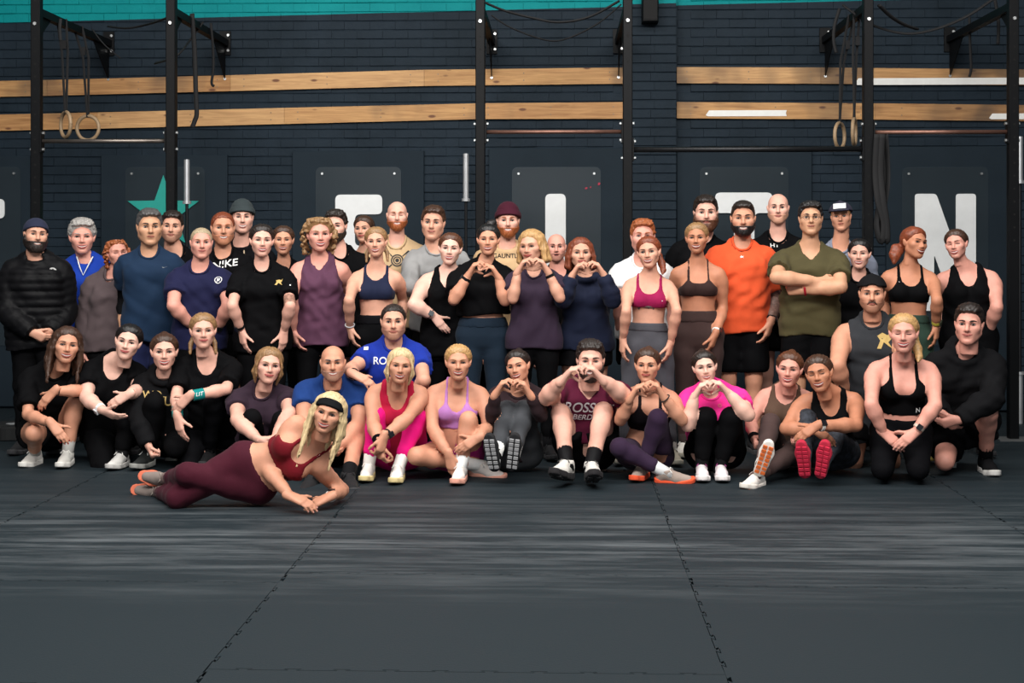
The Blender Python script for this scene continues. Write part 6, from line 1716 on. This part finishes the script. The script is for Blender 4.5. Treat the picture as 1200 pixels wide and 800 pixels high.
p = sit('woman in a mocha cut-out top and brown leggings with black gloves', 'f', 'pink', 1.66, (920, .12, 9.72), (921, 458, 9.60), (925, 413, 453, 9.50), roll=4, yaw=-6, mouth='teeth', eyes='smile', browc='dark', ty=-8,
        arms=((880, 496, 884, 514, -.30, 'fist'), (948, 496, 940, 512, -.34, 'fist')),
        legs=((903, 495, 893, 541, 9.0, dict(toe=(.22, -.42, .88))), (928, 530, 888, 557, 9.02, dict(toe=(-.6, -.8, .05)))))
hair(p, 'bun', 'chestnut'); top(p, 'tank', (86, 66, 54), sleeve=0, hem=-.04, neck='scoop', ease=.008, loose=.2, wr=.002); bottom(p, 'leggings', (70, 54, 52), cut=.84); cuff(p, 0, BLK, .05, .01, 'glove')
shoes(p, (226, 222, 216), (224, 218, 210), sock=(90, 70, 66), tread=(214, 106, 50))

p = sit('tanned brunette in a black tank top with patterned leggings and red soled shoes', 'f', 'tan', 1.68, (974, .13, 9.52), (972, 463, 9.32), (960, 417, 459, 9.22), roll=-12, yaw=-10, mouth='teeth', eyes='closed', browc='dark', ga=1.12, sw=1.1,
        arms=((921, 502, 954, 503, -.30, 'lap', dict(tip=(972, 515, -.02), palm=(0, .7, -.6))), (1003, 498, 957, 499, -.40, 'lap', dict(tip=(937, 512, .0), palm=(.2, .8, -.5)))),
        legs=((945, 490, 943, 542, 9.0, dict(toe=(-.18, -.40, .90))), (978, 512, 965, 543, 8.98, dict(toe=(.05, -.40, .91)))))
hair(p, 'lowbun', 'brown'); top(p, 'tank', BLK, sleeve=0, hem=.0, neck='none', ease=.007, loose=.1, wr=.002)
pat = mat('leaf_print_leggings', (40, 44, 52), .8, var=.75, scale=26); bottom(p, 'leggings', BLK, cut=.84, mat_=pat); watch(p, 1, (200, 196, 190), (24, 24, 28)); shoes(p, (60, 62, 66), (176, 40, 62), sock=(50, 60, 70), tread=(196, 44, 70))

p = sit('blonde woman kneeling on her heels in a black sports bra and leggings', 'f', 'pink', 1.70, (1056, .30, 9.32), (1058, 424, 9.20), (1059, 369, 413, 9.08), yaw=-2, mouth='teeth', eyes='closed', browc='dirty', bra=('u', .63), bust=1.1, ga=1.1, sw=1.14, gw=1.04, gl=1.08,
        arms=((1021, 474, 1035, 506, -.22, 'lap', dict(tip=(1051, 520, -.03), palm=(.2, .7, -.5))), (1096, 475, 1073, 506, -.22, 'lap', dict(tip=(1056, 520, -.03), palm=(-.2, .7, -.5)))),
        legs=((1034, 549, 1038, 548, 9.52, dict(toe=(0, .9, -.2), up=(0, -.2, -1))), (1076, 549, 1074, 548, 9.52, dict(toe=(0, .9, -.2), up=(0, -.2, -1)))))
hair(p, 'sidepony', 'blonde'); top(p, 'bra', BLK, sleeve=0, hem=.32, neck='none', ease=.007, loose=0, wr=0); decal(p, 'sports_bra', 'N', 1075.5, 480, .030); bottom(p, 'leggings', BLK2, waist=.26); watch(p, 1, (196, 178, 164), (30, 30, 34)); dark_shoes(p)

p = sit('young man in a black hoodie and shorts kneeling on one knee', 'm', 'pink', 1.80, (1128, .27, 9.74), (1130, 415, 9.50), (1135.5, 358, 403, 9.40), yaw=-6, roll=2, mouth='smile', browc='dark', gw=1.06,
        arms=((1092, 468, 1107, 488, -.24, 'clasp', dict(tip=(1120, 502, -.0))), (1163, 466, 1122, 492, -.30, 'clasp', dict(tip=(1106, 496, 0)))),
        legs=((1107, 540, 1110, 538, 9.86, dict(toe=(0, .3, -1), up=(0, 1, .3))), (1158, 484, 1155, 538, 'F', dict(toe=(.0, -1, 0)))))
hair(p, 'short', 'dark'); top(p, 'long', (18, 18, 20), 'hoodie', sleeve=2, ease=.026, hem=-.12, hood=True, wr=.006); bottom(p, 'shorts', BLK, cut=.7); shoes(p, (22, 22, 24), (210, 208, 204), sock=(18, 18, 20), lace=(30, 30, 32), sockh=.16)

# ---- lying in front
P0 = atz(290, 596, 0.0); P0 = v3(P0[0], 8.20, .19)
p = figure('long haired blonde lying on her side in a red bra and burgundy leggings', 'f', 'warm', 1.70, P0, at(371, 518, 8.14), at(385, 484, 8.02), yaw=-10, roll=16, mouth='teeth', eyes='open', browc='dirty', bra='v', bust=1.14, ga=1.05, gl=1.06, hs=.93, ty=-6, troll=-10,
           arms=((312, 548, 340, 581, -.16, 'lap', dict(tip=(362, 590, -.03), palm=(0, .5, -.9))), (401, 574, 386, 582, -.10, 'lap', dict(tip=(366, 591, -.02), palm=(0, .5, -.9)))),
           legs=((208, 583, 187, 576, 8.50, dict(toe=(-1, .1, .08), up=(.15, -.95, .25), pref=1)), (219, 555, 196, 561, 8.44, dict(toe=(-1, .1, .12), up=(.15, -.95, .25), pref=1))))
hair(p, 'longfront', 'light'); hat(p, 'headband', (22, 22, 24), 'headband'); top(p, 'bra', (108, 16, 28), sleeve=0, hem=.44, neck='none', ease=.007, loose=0, wr=0); decal(p, 'sports_bra', '#shark', 373, 534, .025); bottom(p, 'leggings', (64, 17, 32), waist=.20, cut=.92)
watch(p, 1, (226, 224, 220), (30, 30, 32)); shoes(p, (128, 116, 110), (206, 110, 84), sock=(120, 100, 96), lace=(150, 140, 132))
